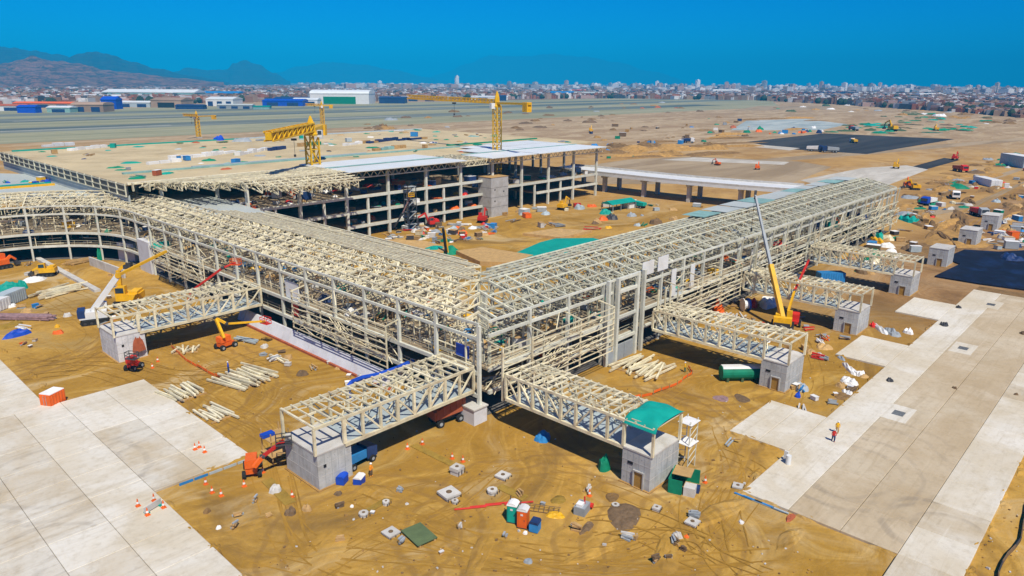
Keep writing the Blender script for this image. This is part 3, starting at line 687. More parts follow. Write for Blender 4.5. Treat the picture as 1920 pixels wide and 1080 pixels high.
    for a, c in zip(truss_t, truss_t[1:]):
        L_ = lim(a)
        cells = [(0, 4.6), (4.6, RIDGE_D), (RIDGE_D, 12.2), (12.2, 15.1), (15.1, INNER_D)]
        for (d0, d1) in cells:
            if d1 > L_ + .1: continue
            for q in range(12 if d0 < RIDGE_D else 8):
                u0, u1 = rr.random(), rr.random(); e0, e1 = rr.uniform(d0, d1), rr.uniform(d0, d1); zz = rr.uniform(-1.3, .3)
                p, q_ = W(a + (c - a) * u0, e0), W(a + (c - a) * u1, e1)
                b.bar(loc(Z(p, roof_z(e0) + zz)), loc(Z(q_, roof_z(e1) + rr.uniform(-1.3, .3))), rr.uniform(.10, .24))
            b.bar(loc(Z(W(a, d0), roof_z(d0) + .1)), loc(Z(W(c, d1), roof_z(d1) + .1)), .13)
            b.bar(loc(Z(W(c, d0), roof_z(d0) + .1)), loc(Z(W(a, d1), roof_z(d1) + .1)), .13)
    o = b.obj('roof_bracing', steel, t); o['kind'] = 'stuff'
    # secondary floor framing: joists under the upper slab edge, ducts, guard rails
    b = MB()
    for a, c in zip(truss_t, truss_t[1:]):
        for k in range(3):
            u = a + (c - a) * (k + .5) / 3
            if lim(u) > 3: b.bar(loc(Z(W(u, .4), BEAM2)), loc(Z(W(u, min(lim(u), RIDGE_D)), BEAM2 + .4)), .12)
    for zf in (SLAB2, SLAB1):
        for a, c in zip(truss_t, truss_t[1:]):
            if lim(a) < 1: continue
            for hh in (.55, 1.1): b.bar(loc(Z(W(a, .45), zf + hh)), loc(Z(W(c, .45), zf + hh)), .05)
            b.bar(loc(Z(W(a, .45), zf)), loc(Z(W(a, .45), zf + 1.1)), .06)
    o = b.obj('floor_framing', steel, t); o['kind'] = 'stuff'
    # unfinished partitions, props and ducts standing on the floors
    b = MB(); ta, tb = truss_t[0], truss_t[-1]
    for k in range(int((tb - ta) * 6)):
        u = rr.uniform(ta, tb); lm = min(INNER_D, u - t0); 
        if lm < 1.5: continue
        d0 = rr.uniform(.3, lm); zf = SLAB2 if rr.random() < .75 else SLAB1; kind = rr.random()
        if kind < .35: b.bar(loc(Z(W(u, d0), zf)), loc(Z(W(u, d0), zf + rr.uniform(2, 5.5 if zf > 5 else 3))), rr.uniform(.1, .24))
        elif kind < .75:
            z0 = zf + rr.uniform(.2, 5 if zf > 5 else 2.8); b.bar(loc(Z(W(u, d0), z0)), loc(Z(W(min(tb, u + rr.uniform(1.5, 7)), d0 + rr.uniform(-.3, .3)), z0 + rr.uniform(-.2, .2))), rr.uniform(.1, .2))
        else:
            z0 = zf + rr.uniform(.2, 5 if zf > 5 else 2.8); d1 = min(lm, d0 + rr.uniform(1, 5)); b.bar(loc(Z(W(u, d0), z0)), loc(Z(W(u + rr.uniform(-.4, .4), d1), z0 + rr.uniform(-.8, .8))), rr.uniform(.1, .2))
    b.obj('interior_framing', steel, t)['kind'] = 'stuff'
    return t, loc

def frange(a, b, s):
    out = []; x = a
    while x <= b + 1e-6: out.append(x); x += s
    return out
def build_wings():
    st = [66, 74.9, 83.6] + frange(92.3, 245, 8.72)
    tr = [66.0] + frange(68.5, 192, 4.36); tr += frange(tr[-1] + 2.2, 262, 3.4)
    L, locL = wing('terminal_wing', 'cream steel frame of the left terminal wing bending away to the left', WL, 66.0, 262, st, tr, (64.2, 66, 0), 'cream_steel', random.Random(3), 1.05)
    sr = [66, 74.6, 83.6, 92.9, 95.6, 103] + frange(110.7, 250.5, 7.75)
    tr2 = [66.0] + frange(67.6, 250.5, 3.88); tr2[-1] = 250.3
    Rw, locR = wing('terminal_wing', 'grey-green steel frame of the right terminal wing running into the distance', WR, 64.2 - .2, 250, sr, tr2, (64.2, 66, 0), 'grey_green_steel', random.Random(5), 1.75, 17.4)
    # screens of rails hung in front of the facades
    def screen(t, loc, W, a, c, step, d, z0, z1, n, mat):
        k = max(1, round((c - a) / step))
        for i in range(k + 1):
            s = a + (c - a) * i / k
            member('screen_post', loc(Z(W(s, d), z0)), loc(Z(W(s, d), z1)), .2, .2, mat, t)
            member('screen_bracket', loc(Z(W(s, d), z1 - .1)), loc(Z(W(s, 0), z1 + .4)), .16, .16, mat, t)
        for j in range(n):
            z = z0 + .3 + (z1 - z0 - .4) * j / (n - 1)
            member('screen_rail', loc(Z(W(a, d - .15), z)), loc(Z(W(c, d - .15), z)), .12, .14, mat, t)
    screen(L, locL, WL, 83.5, 110.5, 9, -2.6, 3.6, 10.6, 8, 'cream_steel')
    screen(L, locL, WL, 146, 172, 8.7, -2.4, 3.8, 10.0, 8, 'cream_steel')
    screen(Rw, locR, WR, 65.5, 91.5, 8.7, -3.2, 3.6, 11.4, 9, 'cream_steel')
    screen(Rw, locR, WR, 111.5, 137, 8.5, -3.2, 3.4, 10.8, 9, 'cream_steel')
    screen(Rw, locR, WR, 146, 172, 8.6, -3.0, 3.6, 9.2, 6, 'grey_green_steel')
    screen(Rw, locR, WR, 182, 250, 7.5, -1.6, 3.4, 8.0, 4, 'grey_green_steel')
    for s in frange(140, 250.5, 7.75):
        member('mullion', locR(Z(WR(s, -.5), 3.4)), locR(Z(WR(s, -1.5), EAVE + .2)), .22, .3, 'grey_green_steel', Rw)
    for zf in (EAVE + .1, 10.0, 5.6):
        member('mullion_rail', locR(Z(WR(138, -1.1), zf)), locR(Z(WR(250.5, -1.1), zf)), .2, .28, 'grey_green_steel', Rw)
    for s in (92.9, 95.6, 101.5, 103.4):
        member('tower_column', locR(Z(WR(s, -1.0), 0)), locR(Z(WR(s, -1.0), EAVE + .6)), .6, .6, 'grey_steel', Rw)
    for zf in (3.9, 7.9, 12.4, 14.6): member('tower_beam', locR(Z(WR(95.6, -1), zf)), locR(Z(WR(101.5, -1), zf)), .35, .5, 'grey_steel', Rw)
    # post clusters where the bridges meet the right wing
    for s in (65.2, 71.2, 104.2, 106.5, 108.2, 140, 142.5, 175, 177.5):
        member('link_post', locR(Z(WR(s, -3.6), 3.8)), locR(Z(WR(s, -3.6), 11.6)), .24, .24, 'cream_steel', Rw)
    # tangle of temporary rails and props between screen and facade
    for (t_, lc, W_, rngs) in ((L, locL, WL, ((83, 112), (145, 173))), (Rw, locR, WR, ((65, 92), (111, 138), (146, 173), (182, 250)))):
        b = MB(); r3 = random.Random(17)
        for (a, c) in rngs:
            for k in range(int((c - a) * 3.2)):
                u, d0, z0 = r3.uniform(a, c - 2), r3.uniform(-2.7, .6), r3.choice((r3.uniform(3.6, 6), r3.uniform(5, 11)))
                b.bar(lc(Z(W_(u, d0), z0)), lc(Z(W_(min(c, u + r3.uniform(.8, 5)), min(1, d0 + r3.uniform(-.8, .8))), z0 + r3.choice((r3.uniform(-.4, .4), r3.uniform(-.2, .2), r3.uniform(-2.5, 2.5), r3.uniform(-2.5, 2.5))))), r3.uniform(.07, .14))
        b.obj('temporary_rails', 'cream_steel', t_)['kind'] = 'stuff'
    # pale cladding sheets already laid along the courtyard edge of the right wing
    for k in range(11):
        INNER_D = 17.4; a = 148 + k * 9.1
        if a + 8.3 > 250: break
        b = MB(); w = 5.2 + 1.5 * math.sin(k * .7)
        ds = (INNER_D - w, INNER_D + .5)
        b.prism([locR(WR(a, ds[0]))[:2], locR(WR(a + 8.3, ds[0]))[:2], locR(WR(a + 8.3, ds[1]))[:2], locR(WR(a, ds[1]))[:2]], roof_z(ds[0]) + .5, [roof_z(ds[0]) + .66 + (.0 if q < 2 else -.15) for q in range(4)])
        b.obj('roof_sheet', 'pale_teal' if k % 3 == 0 else 'roof_grey', Rw)
    # white panels at the eave of the right wing
    for (a, w, h, nm) in ((103.5, 3.6, 2.4, 'wall_panel'), (108.5, 3.4, 2.6, 'wall_panel'), (113.5, 1.6, 5.2, 'wall_panel'), (120.5, 1.5, 4.6, 'wall_panel')):
        member(nm, locR(Z(WR(a, -.5), EAVE + (.5 if w > 2 else -4))), locR(Z(WR(a + w, -.5), EAVE + (.5 if w > 2 else -4))), .12, h, 'white_paint', Rw)
    for (a, z, mat) in ((69, 9.1, 'blue'),):
        member('wall_panel', locL(Z(WL(a, .9), z)), locL(Z(WL(a + 2.6, .9), z)), .15, 1.9, mat, L)
    member('wall_panel', locL(Z(WL(113.2, .4), 8.8)), locL(Z(WL(117.6, .4), 8.8)), .2, 3.6, 'white_paint', L)
    member('wall_panel', locL(Z(WL(113.8, .4), 5.4)), locL(Z(WL(115.8, .4), 5.4)), .2, 2.2, 'red', L)
    # lift / stair core beside the bend of the left wing
    b = MB(); p = WL(184, 1.0); b.box(locL(Z(p, 4.0)), (3, 7, 8)); b.obj('core_wall', 'wall_white', L)
    b = MB(); p = WL(199, 2.5); b.box(locL(Z(p, 2.4)), (2.5, 6, 4.8), R(20)); b.obj('core_wall', 'wall_white', L)
    # cream ridge capping strip between front lattice and dense courtyard slope
    return L, Rw
LW, RW = build_wings()

# retaining wall at the foot of the left wing
def build_retaining():
    t = thing('retaining_wall', 'low white retaining wall with red foot below the left wing', 'wall', (61.9, 72, 0))
    k = 0
    for y in frange(84, 130, 2.4):
        b = MB(); b.add([(-.5, .03, .35), (.5, .03, 2.5), (.8, .03, 2.5), (.8, .03, .35), (-.5, 2.36, .35), (.5, 2.36, 2.5), (.8, 2.36, 2.5), (.8, 2.36, .35)], [(0, 1, 2, 3), (7, 6, 5, 4), (0, 4, 5, 1), (1, 5, 6, 2), (2, 6, 7, 3), (3, 7, 4, 0)]); b.obj('wall_panel', 'wall_white', t, (0, y - 72, 0)); k += 1
    b = MB(); b.box((-.4, 35, .2), (.9, 48, .4)); b.obj('wall_foot', 'red_primer', t)
    t2 = thing('concrete_plinth', 'white sloping concrete plinth under the front corner column', 'plinth', (63.6, 68.6, 0))
    b = MB(); b.prism([(-1.2, -3.4), (1.3, -3.4), (1.3, 3.6), (-.9, 3.6)], 0, 2.3); b.obj('plinth', 'wall_white', t2)
    b = MB(); b.prism([(-1.35, -3.55), (1.45, -3.55), (1.45, 3.75), (-1.05, 3.75)], 2.3, 2.5); b.obj('coping', 'pale_concrete', t2)
    t3 = thing('base_wall', 'grey concrete base wall under the right wing facade', 'wall', (93, 65.2, 0))
    for x in frange(0, 8, 2.7):
        b = MB(); b.box((x + 1.33, 0, 1.4), (2.6, .35, 2.8)); b.obj('wall_panel', 'grey_paint', t3)
build_retaining()

# ------------------------------------------------------------------ boarding bridges with their concrete end towers
def end_tower(label, x, y, dx, dy, h, face, group='concrete end towers of the boarding bridges', grime='tower_grey_wall'):
    t = thing('bridge_end_tower', label, 'concrete tower', (x + dx / 2, y + dy / 2, 0), 0, group)
    b = MB(); b.box((0, 0, h / 2), (dx, dy, h)); b.obj('tower_wall', grime, t)
    for zz in (h * .36, h * .70):
        b = MB()
        b.box((0, 0, zz), (dx + .04, dy + .04, .06)); b.obj('pour_joint', 'pale_concrete', t)
    b = MB(); b.box((0, 0, h + .1), (dx + .12, dy + .12, .2)); b.obj('roof_slab', 'pale_concrete', t)
    b = MB(); b.box((0, 0, 0.06), (dx + .5, dy + .5, .12)); b.obj('footing', 'dirt_pile', t)
    b = MB()                                                # formwork panel seams and tie holes
    for i in range(1, 5):
        u = -dy / 2 + dy * i / 5; b.box((-dx / 2 - .008, u, h / 2), (.03, .022, h * .97))
        v = -dx / 2 + dx * i / 5; b.box((v, -dy / 2 - .008, h / 2), (.022, .03, h * .97))
        for zz in (h * .18, h * .52, h * .85):
            b.box((-dx / 2 - .01, u + dy * .1, zz), (.04, .09, .09)); b.box((v + dx * .1, -dy / 2 - .01, zz), (.09, .04, .09))
    b.obj('formwork_marks', 'grey_paint', t)['kind'] = 'stuff'
    # timber door in the face towards the apron
    if face == '-x':
        b = MB(); b.box((-dx / 2 - .03, -dy * .12, 1.06), (.10, 1.15, 2.12)); d = b.obj('door', 'door_wood', t)
        b = MB(); b.box((-dx / 2 - .11, -dy * .12, 2.2), (.24, 1.5, .16)); b.box((-dx / 2 - .11, -dy * .12 - .67, 1.06), (.24, .16, 2.12)); b.box((-dx / 2 - .11, -dy * .12 + .67, 1.06), (.24, .16, 2.12)); b.obj('door_frame', 'concrete', d)
        b = MB(); b.box((-dx / 2 - .03, dy * .2, 2.9), (.08, .7, .3)); b.obj('vent_opening', 'black', t)
    elif face == '-y':
        b = MB(); b.box((-dx * .3, -dy / 2 - .03, 2.9), (.35, .08, .35)); b.obj('vent_opening', 'black', t)
    return t
def bridge(label, origin, along, length, width, z0=4.5, z1=8.0, frame=4.0, steel='cream_steel', bays=8):
    # along: 'x' -> runs from the tower (x=0) towards +X ; 'y' -> runs towards +Y.  width across
    t = thing('boarding_bridge', label, 'boarding bridge', (origin[0], origin[1], 0))
    def Q(u, v, z): return Vector((u, v, z)) if along == 'x' else Vector((v, u, z))
    bl = (length - frame) / bays
    for v in (0, width):
        b = MB(); b.bar(Q(frame, v, z0), Q(length, v, z0), .36, .42); b.bar(Q(0, v, z1), Q(length, v, z1), .32, .34)
        side = b.obj('side_truss', steel, t)
        for i in range(bays + 1):
            u = frame + bl * i
            member('truss_post', Q(u, v, z0 + .2), Q(u, v, z1 - .17), .32 if i % 3 else .42, .32, steel, side)
            if i < bays:
                a, c = (z0 + .2, z1 - .2) if (i < bays / 2) == (v == 0) or True else (0, 0)
                if i < bays / 2: member('truss_diagonal', Q(u, v, z1 - .2), Q(u + bl, v, z0 + .25), .2, .2, steel, side)
                else: member('truss_diagonal', Q(u, v, z0 + .25), Q(u + bl, v, z1 - .2), .2, .2, steel, side)
        for u in (0.0,):
            member('end_post', Q(u, v, z0 + .1), Q(u, v, z1), .3, .3, steel, side)
    # floor deck and roof frame
    b = MB(); pts = [Q(frame, .25, 0)[:2], Q(length, .25, 0)[:2], Q(length, width - .25, 0)[:2], Q(frame, width - .25, 0)[:2]]
    b.prism(pts if along == 'x' else pts[::-1], z0 - .12, z0 + .12); b.obj('deck', 'pale_blue_grey', t)
    n = bays * 2 + 3
    roof = MB(); roof.bar(Q(0, width * .5, z1 + .1), Q(length, width * .5, z1 + .1), .2, .22)
    roof = roof.obj('roof_frame', steel, t)
    for i in range(n + 1):
        u = length * i / n
        member('roof_joist', Q(u, -.1, z1 + .24), Q(u, width + .1, z1 + .24), .18 if i % 2 else .26, .2, steel, roof)
    for i in range(bays):
        u = frame + bl * i
        member('roof_brace', Q(u, .2, z1 + .02), Q(u + bl, width * .5, z1 + .02), .14, .14, steel, roof)
        member('roof_brace', Q(u + bl, width * .5, z1 + .02), Q(u, width - .2, z1 + .02), .14, .14, steel, roof)
    r2 = random.Random(int(origin[0] * 10)); b = MB()
    for i in range(26):
        u = r2.uniform(0, length - 2); v = r2.uniform(.2, width - .6); b.bar(Q(u, v, z1 + r2.uniform(.36, .5)), Q(u + r2.uniform(1, 3.5), min(width, max(0, v + r2.uniform(-1.6, 1.6))), z1 + r2.uniform(.36, .5)), .12)
    o = b.obj('loose_purlins', steel, t); o['kind'] = 'stuff'
    b = MB()
    for i in range(30):
        u = r2.uniform(frame, length - 2); v = r2.uniform(.4, width - .4); b.bar(Q(u, v, z0 + .3), Q(u + r2.uniform(.5, 2.5), min(width - .3, max(.3, v + r2.uniform(-1.2, 1.2))), z0 + .3 + r2.uniform(0, 2.2)), .13)
    o = b.obj('interior_framing', steel, t); o['kind'] = 'stuff'
    return t
def build_bridges():
    gl = 'left and right boarding bridges'
    end_tower('big blue-grey concrete block under the nearest left bridge end', 38.6, 66.5, 4.6, 7.2, 4.5, '-y')
    bridge('cream truss bridge nearest the left apron, ending on a blue-grey block', (38.4, 66.5), 'x', 25.2, 7.0)
    end_tower('grey concrete tower with door under the green-tarped bridge end', 64.8, 38.4, 6.2, 3.9, 4.5, '-x')
    bridge('cream truss bridge with green tarp draped over its outer end', (64.9, 38.3), 'y', 23.2, 6.0)
    end_tower('grey concrete tower with timber door beside the long green tank', 103.3, 38.6, 6.6, 4.1, 4.5, '-x')
    bridge('cream truss bridge in front of the yellow telescopic crane', (103.4, 38.5), 'y', 24.2, 6.2)
    end_tower('grey concrete tower with timber door behind the telescopic crane', 138.5, 39.6, 6.6, 4.3, 4.5, '-x')
    bridge('cream truss bridge just behind the yellow telescopic crane', (138.6, 39.5), 'y', 23.4, 6.2)
    end_tower('grey concrete tower with timber door under the farthest truss bridge', 174, 39.8, 6.6, 4.4, 4.5, '-x')
    bridge('farthest cream truss bridge on the right wing', (174.1, 39.7), 'y', 23.2, 6.2)
    end_tower('lone concrete tower without a bridge, nearest of three in the row', 210, 40.7, 7, 4.5, 4.6, '-x')
    end_tower('lone concrete tower without a bridge, middle of three in the row', 244.5, 40.9, 7, 4.6, 4.6, '-x')
    end_tower('lone concrete tower without a bridge, farthest of three in the row', 276.5, 41.2, 7, 4.6, 4.8, '-x')
    end_tower('white concrete block stained red under the far left bridge', 37, 125.0, 4.6, 8.0, 4.6, '-y', grime='tower_white_wall')
    bridge('cream truss bridge beyond the beam stacks on the left', (36.8, 125.0), 'x', 26.5, 7.4)
build_bridges()

# ------------------------------------------------------------------ terminal hall behind the courtyard
def build_hall():
    O = Vector((67, 180, 0))
    t = thing('terminal_hall', 'tall open terminal hall with flat beige roof behind the courtyard', 'terminal hall', O)
    def loc(x, y, z): return Vector((x, y, z)) - O
    xs = [75, 90.2, 105.6, 121.2, 136.6, 152, 167.5, 183, 198.5, 214, 229.6, 245]
    HZ = 20.0
    for x in xs:
        for y in (180.6, 198, 216):
            if x < 80 and y < 190: continue
            member('column', loc(x, y, 0), loc(x, y, HZ - .6), .8, .8, 'grey_steel', t)
    for x in (98, 113.4, 128.9, 144.3, 159.8, 190.7, 206.2, 221.8):
        member('short_column', loc(x, 180.8, 0), loc(x, 180.8, 12.2 if x < 170 else 8.8), .65, .65, 'grey_steel', t)
    # decks
    for (x0, x1, y0, y1, z) in ((89, 178, 180.9, 300, 12.6), (100, 178, 180.9, 300, 7.9), (121, 178, 180.9, 300, 3.6), (178, 246, 181.2, 300, 9.2), (207, 246, 181.4, 230, 5.2)):
        b = MB(); c = loc((x0 + x1) / 2, (y0 + y1) / 2, z - .25); b.box(c, (x1 - x0, y1 - y0, .5)); b.obj('deck', 'floor_concrete', t)
    for (x0, x1, z) in ((89, 178, 12.4), (100, 178, 7.7), (121, 178, 3.4), (178, 246, 9.0), (207, 246, 5.0)):
        member('deck_edge', loc(x0, 180.5, z), loc(x1, 180.5, z), .5, .85, 'grey_steel', t)
    # dark backings added so the storeys read deep, standing in for interior shade
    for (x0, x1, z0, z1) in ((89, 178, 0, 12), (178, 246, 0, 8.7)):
        b = MB(); b.box(loc((x0 + x1) / 2, 202, (z0 + z1) / 2), (x1 - x0, .4, z1 - z0)); b.obj('shade_backing', 'dark_concrete', t)
    # flat roof at the back
    b = MB(); b.box(loc(168.5, 261, HZ - .2), (203, 124, .4)); b.obj('flat_roof', 'roof_beige', t)
    b = MB(); b.box(loc(67, 261, HZ - 1.7), (.5, 124, 2.6)); b.obj('fascia', 'steel_dark', t)
    b = MB(); b.box(loc(67.3, 261, 15.4), (.4, 124, 3.4)); b.obj('fascia_wall', 'roof_grey', t)
    for y in frange(199, 323, 6.2):
        member('fascia_post', loc(66.6, y, HZ - 3.2), loc(66.6, y, HZ + .1), .3, .35, 'grey_green_steel', t)
    for zz in (HZ - 3.1, HZ - 1.7, HZ - .2): member('fascia_rail', loc(66.6, 199, zz), loc(66.6, 323, zz), .22, .25, 'grey_green_steel', t)
    member('roof_kerb', loc(67, 198.4, HZ + .2), loc(168, 198.4, HZ + .2), 1.0, .5, 'cream_steel', t)
    for (x0, x1, y, mat) in ((74, 205, 221.5, 'pale_teal'), (205, 262, 229, 'green_tarp'), (70, 160, 320.5, 'teal'), (160, 268, 321, 'pale_blue_grey'), (95, 160, 224, 'pale_blue_grey')):
        member('gutter', loc(x0, y, HZ + .25), loc(x1, y, HZ + .25), 1.3, .5, mat, t)
    # open lattice strip along the front of the roof
    r2 = random.Random(11); tr = frange(68, 121, 3.0) + frange(168.5, 178.5, 3.3); RZ = lambda y: HZ + .3 - (.17 * (180 - y) if y < 180 else 0)
    for x in tr:
        b = MB(); y0_ = max(171, 198 - (x - 67) * .9); ds = [y0_ + (198 - y0_) * q / 4 for q in range(5)] if x < 150 else [180, 184.5, 189, 193.5, 198]
        top = [loc(x, y, RZ(y)) for y in ds]; bot = [p - Vector((0, 0, 1.9)) for p in top]
        b.path(top, .34, .34); b.path(bot, .26, .26)
        for i in range(5):
            b.bar(top[i], bot[i], .2)
            if i < 4: b.bar(top[i], bot[i + 1], .18) if i % 2 else b.bar(bot[i], top[i + 1], .18)
        b.obj('roof_truss', 'cream_steel', t)
    for y in frange(171, 197.5, 2.25): member('purlin', loc(67 + max(1, (198 - y) / .9), y, RZ(y) + .25), loc(121, y, RZ(y) + .25), .26, .24, 'cream_steel', t)
    b = MB()
    for k in range(1300):
        x = r2.uniform(68, 120) if k < 1150 else r2.uniform(168, 179); y = r2.uniform(171 if k < 1150 else 180, 198); y2 = min(198, max(171 if k < 1150 else 180, y + r2.uniform(-3, 3)))
        if k < 1150 and (y < 198 - (x - 67) * .9 + 1): continue
        b.bar(loc(x, y, RZ(y) - r2.uniform(-.3, 1.7)), loc(x + r2.uniform(-3, 3), y2, RZ(y2) - r2.uniform(-.3, 1.7)), .22)
    o = b.obj('roof_bracing', 'cream_steel', t); o['kind'] = 'stuff'
    # front truss band under the white sheets
    for (x0, x1) in ((121, 178), (178, 247)):
        b = MB(); n = int((x1 - x0) / 2.6)
        b.bar(loc(x0, 179.2, HZ + .1), loc(x1, 179.2, HZ + .1), .3); b.bar(loc(x0, 179.2, HZ - 1.7), loc(x1, 179.2, HZ - 1.7), .3)
        for i in range(n):
            u, v = x0 + (x1 - x0) * i / n, x0 + (x1 - x0) * (i + 1) / n
            b.bar(loc(u, 179.2, HZ - 1.7), loc((u + v) / 2, 179.2, HZ + .1), .16); b.bar(loc((u + v) / 2, 179.2, HZ + .1), loc(v, 179.2, HZ - 1.7), .16)
        b.obj('edge_truss', 'cream_steel', t)
    # white roof sheets
    for (x0, x1, y0, y1, z) in ((120.5, 168, 177.6, 189.5, HZ + .5), (121, 168, 190.3, 205.5, HZ + .6), (179, 203, 176.8, 192, HZ + .55), (203.6, 246, 176.4, 192, HZ + .6),
                               (190, 216, 192.8, 207, HZ + .6), (216.6, 246, 192.8, 206, HZ + .62), (216.6, 246, 206.8, 220, HZ + .66), (200, 216, 207.6, 216, HZ + .64)):
        b = MB(); b.prism([loc(x0, y0, 0)[:2], loc(x1, y0, 0)[:2], loc(x1, y1, 0)[:2], loc(x0, y1, 0)[:2]], z - .25, z); b.obj('roof_sheet', 'roof_white', t)
    for (x0, x1, y) in ((120.5, 168, 189.9), (179, 246, 192.4)): member('ridge_cap', loc(x0, y, HZ + .7), loc(x1, y, HZ + .7), .5, .25, 'pale_teal', t)
    # lower grey roof linking to the left wing
    b = MB()
    inn = [(158, 21), (164, 15.3), (170, 9.6), (181, 9.7), (192, 9.8), (203, 9.8), (208.5, 10.9), (214, 12), (221, 14), (228, 17), (233, 19.5), (245, 20.5), (262, 20.5)]
    out = [(86.4, 159), (88, 167), (89, 177), (90, 192), (90, 208), (89, 226), (87, 245), (84, 262), (76, 284), (62, 304), (40, 316), (14, 318), (0, 318)]
    g = thing('link_roof', 'smooth grey-green low roof joining hall and left wing', 'roof', (84.8, 192, 0))
    for k in range(len(inn) - 1):
        p, q = WL(inn[k][0], inn[k][1] + .4), WL(inn[k + 1][0], inn[k + 1][1] + .4)
        b.prism([(x - 84.8, y - 192) for x, y in ((p.x, p.y), out[k], out[k + 1], (q.x, q.y))], 13.6, 14.1)
    b.obj('roof_membrane', 'roof_grey', g)
    member('gutter', Vector((66, 262, 14.4)) - Vector((84.8, 192, 0)), Vector((15, 268, 14.4)) - Vector((84.8, 192, 0)), 1.6, .6, 'teal', g)
    member('gutter', Vector((66, 258, 14.4)) - Vector((84.8, 192, 0)), Vector((15, 264, 14.4)) - Vector((84.8, 192, 0)), .9, .6, 'yellow', g)
    for x in (30, 45, 60, 75):
        for y in (250, 280): member('column', Vector((x - 84.8, y - 192, 0)), Vector((x - 84.8, y - 192, 13.3)), .6, .6, 'grey_steel', g)
    # lift core standing in the courtyard
    c = thing('concrete_core', 'tall square raw concrete lift core in front of the hall', 'concrete core', (182, 179.2, 0))
    b = MB(); b.box((0, 0, 6.9), (8.6, 6.6, 13.8)); b.obj('core_wall', 'concrete', c)
    for z in (3.4, 6.8, 10.2): b = MB(); b.box((0, 0, z), (8.64, 6.64, .1)); b.obj('pour_joint', 'dark_concrete', c)
    b = MB(); b.box((0, 0, 13.85), (8.8, 6.8, .14)); b.obj('core_cap', 'plywood', c)
    for (dx, z) in ((-2.5, 5.5), (-2.5, 9.5), (2, 8.6)): b = MB(); b.box((dx, -3.33, z), (.5, .06, .5)); b.obj('form_hole', 'black', c)
    # scaffold stair in front of the hall
    s = thing('scaffold_tower', 'rusty dark scaffold stair tower standing against the hall facade', 'scaffold', (143.5, 178.4, 0))
    for (dx, dy) in ((-1.6, -1), (1.6, -1), (1.6, 1), (-1.6, 1)):
        b = MB(); b.bar((dx, dy, 0), (dx, dy, 14.5), .2); b.obj('post', 'steel_dark', s)
    for k in range(7):
        b = MB(); z = 2 * k
        b.box((0, 0, z + 2), (3.4, 2.2, .12)); b.bar((-1.6, -1, z), (1.6, -1, z + 2), .35, .12); b.bar((1.6, 1, z), (-1.6, 1, z + 2), .16); b.obj('landing', 'steel_dark' if k % 2 else 'grey_paint', s)
build_hall()

# ------------------------------------------------------------------ elevated road at the back
def build_viaduct():
    t = thing('viaduct', 'curving concrete viaduct on square piers behind the right wing', 'viaduct', (262, 160, 0))
    def c(s):   # centre line
        y = 200 - s; x = 262 + 0.0022 * max(0, 168 - y) ** 2 if y < 168 else 262
        return Vector((x, y, 0))
    W = 8.5; pts = [c(s) for s in frange(-14, 96, 5)]
    def off(i, d):
        a = pts[max(0, i - 1)]; b_ = pts[min(len(pts) - 1, i + 1)]; n = (b_ - a).normalized(); return pts[i] + Vector((-n.y, n.x, 0)) * d
    b = MB()
    for i in range(len(pts) - 1):
        q = [off(i, -W), off(i + 1, -W), off(i + 1, W), off(i, W)]
        b.prism([(p.x - 262, p.y - 160) for p in q], 7.2, 8.2)
    b.obj('deck', 'white_paint', t)
    for sd in (-W + .2, W - .2):
        b = MB()
        for i in range(len(pts) - 1): b.bar(off(i, sd) - Vector((262, 160, -8.6)), off(i + 1, sd) - Vector((262, 160, -8.6)), .35, .8)
        b.obj('parapet', 'pale_concrete', t)
    for i in range(2, len(pts) - 1, 4):
        for d in (-5.5, 5.5):
            p = off(i, d); b = MB(); b.prism([(p.x - 262 + u, p.y - 160 + v) for u, v in ((-.9, -.7), (.9, -.7), (.9, .7), (-.9, .7))], 0, 6.3); b.obj('pier', 'pale_concrete', t)
        a, e = off(i, -7.4), off(i, 7.4); b = MB(); b.bar(a - Vector((262, 160, -6.75)), e - Vector((262, 160, -6.75)), 1.6, .9); b.obj('cap_beam', 'pale_concrete', t)
build_viaduct()

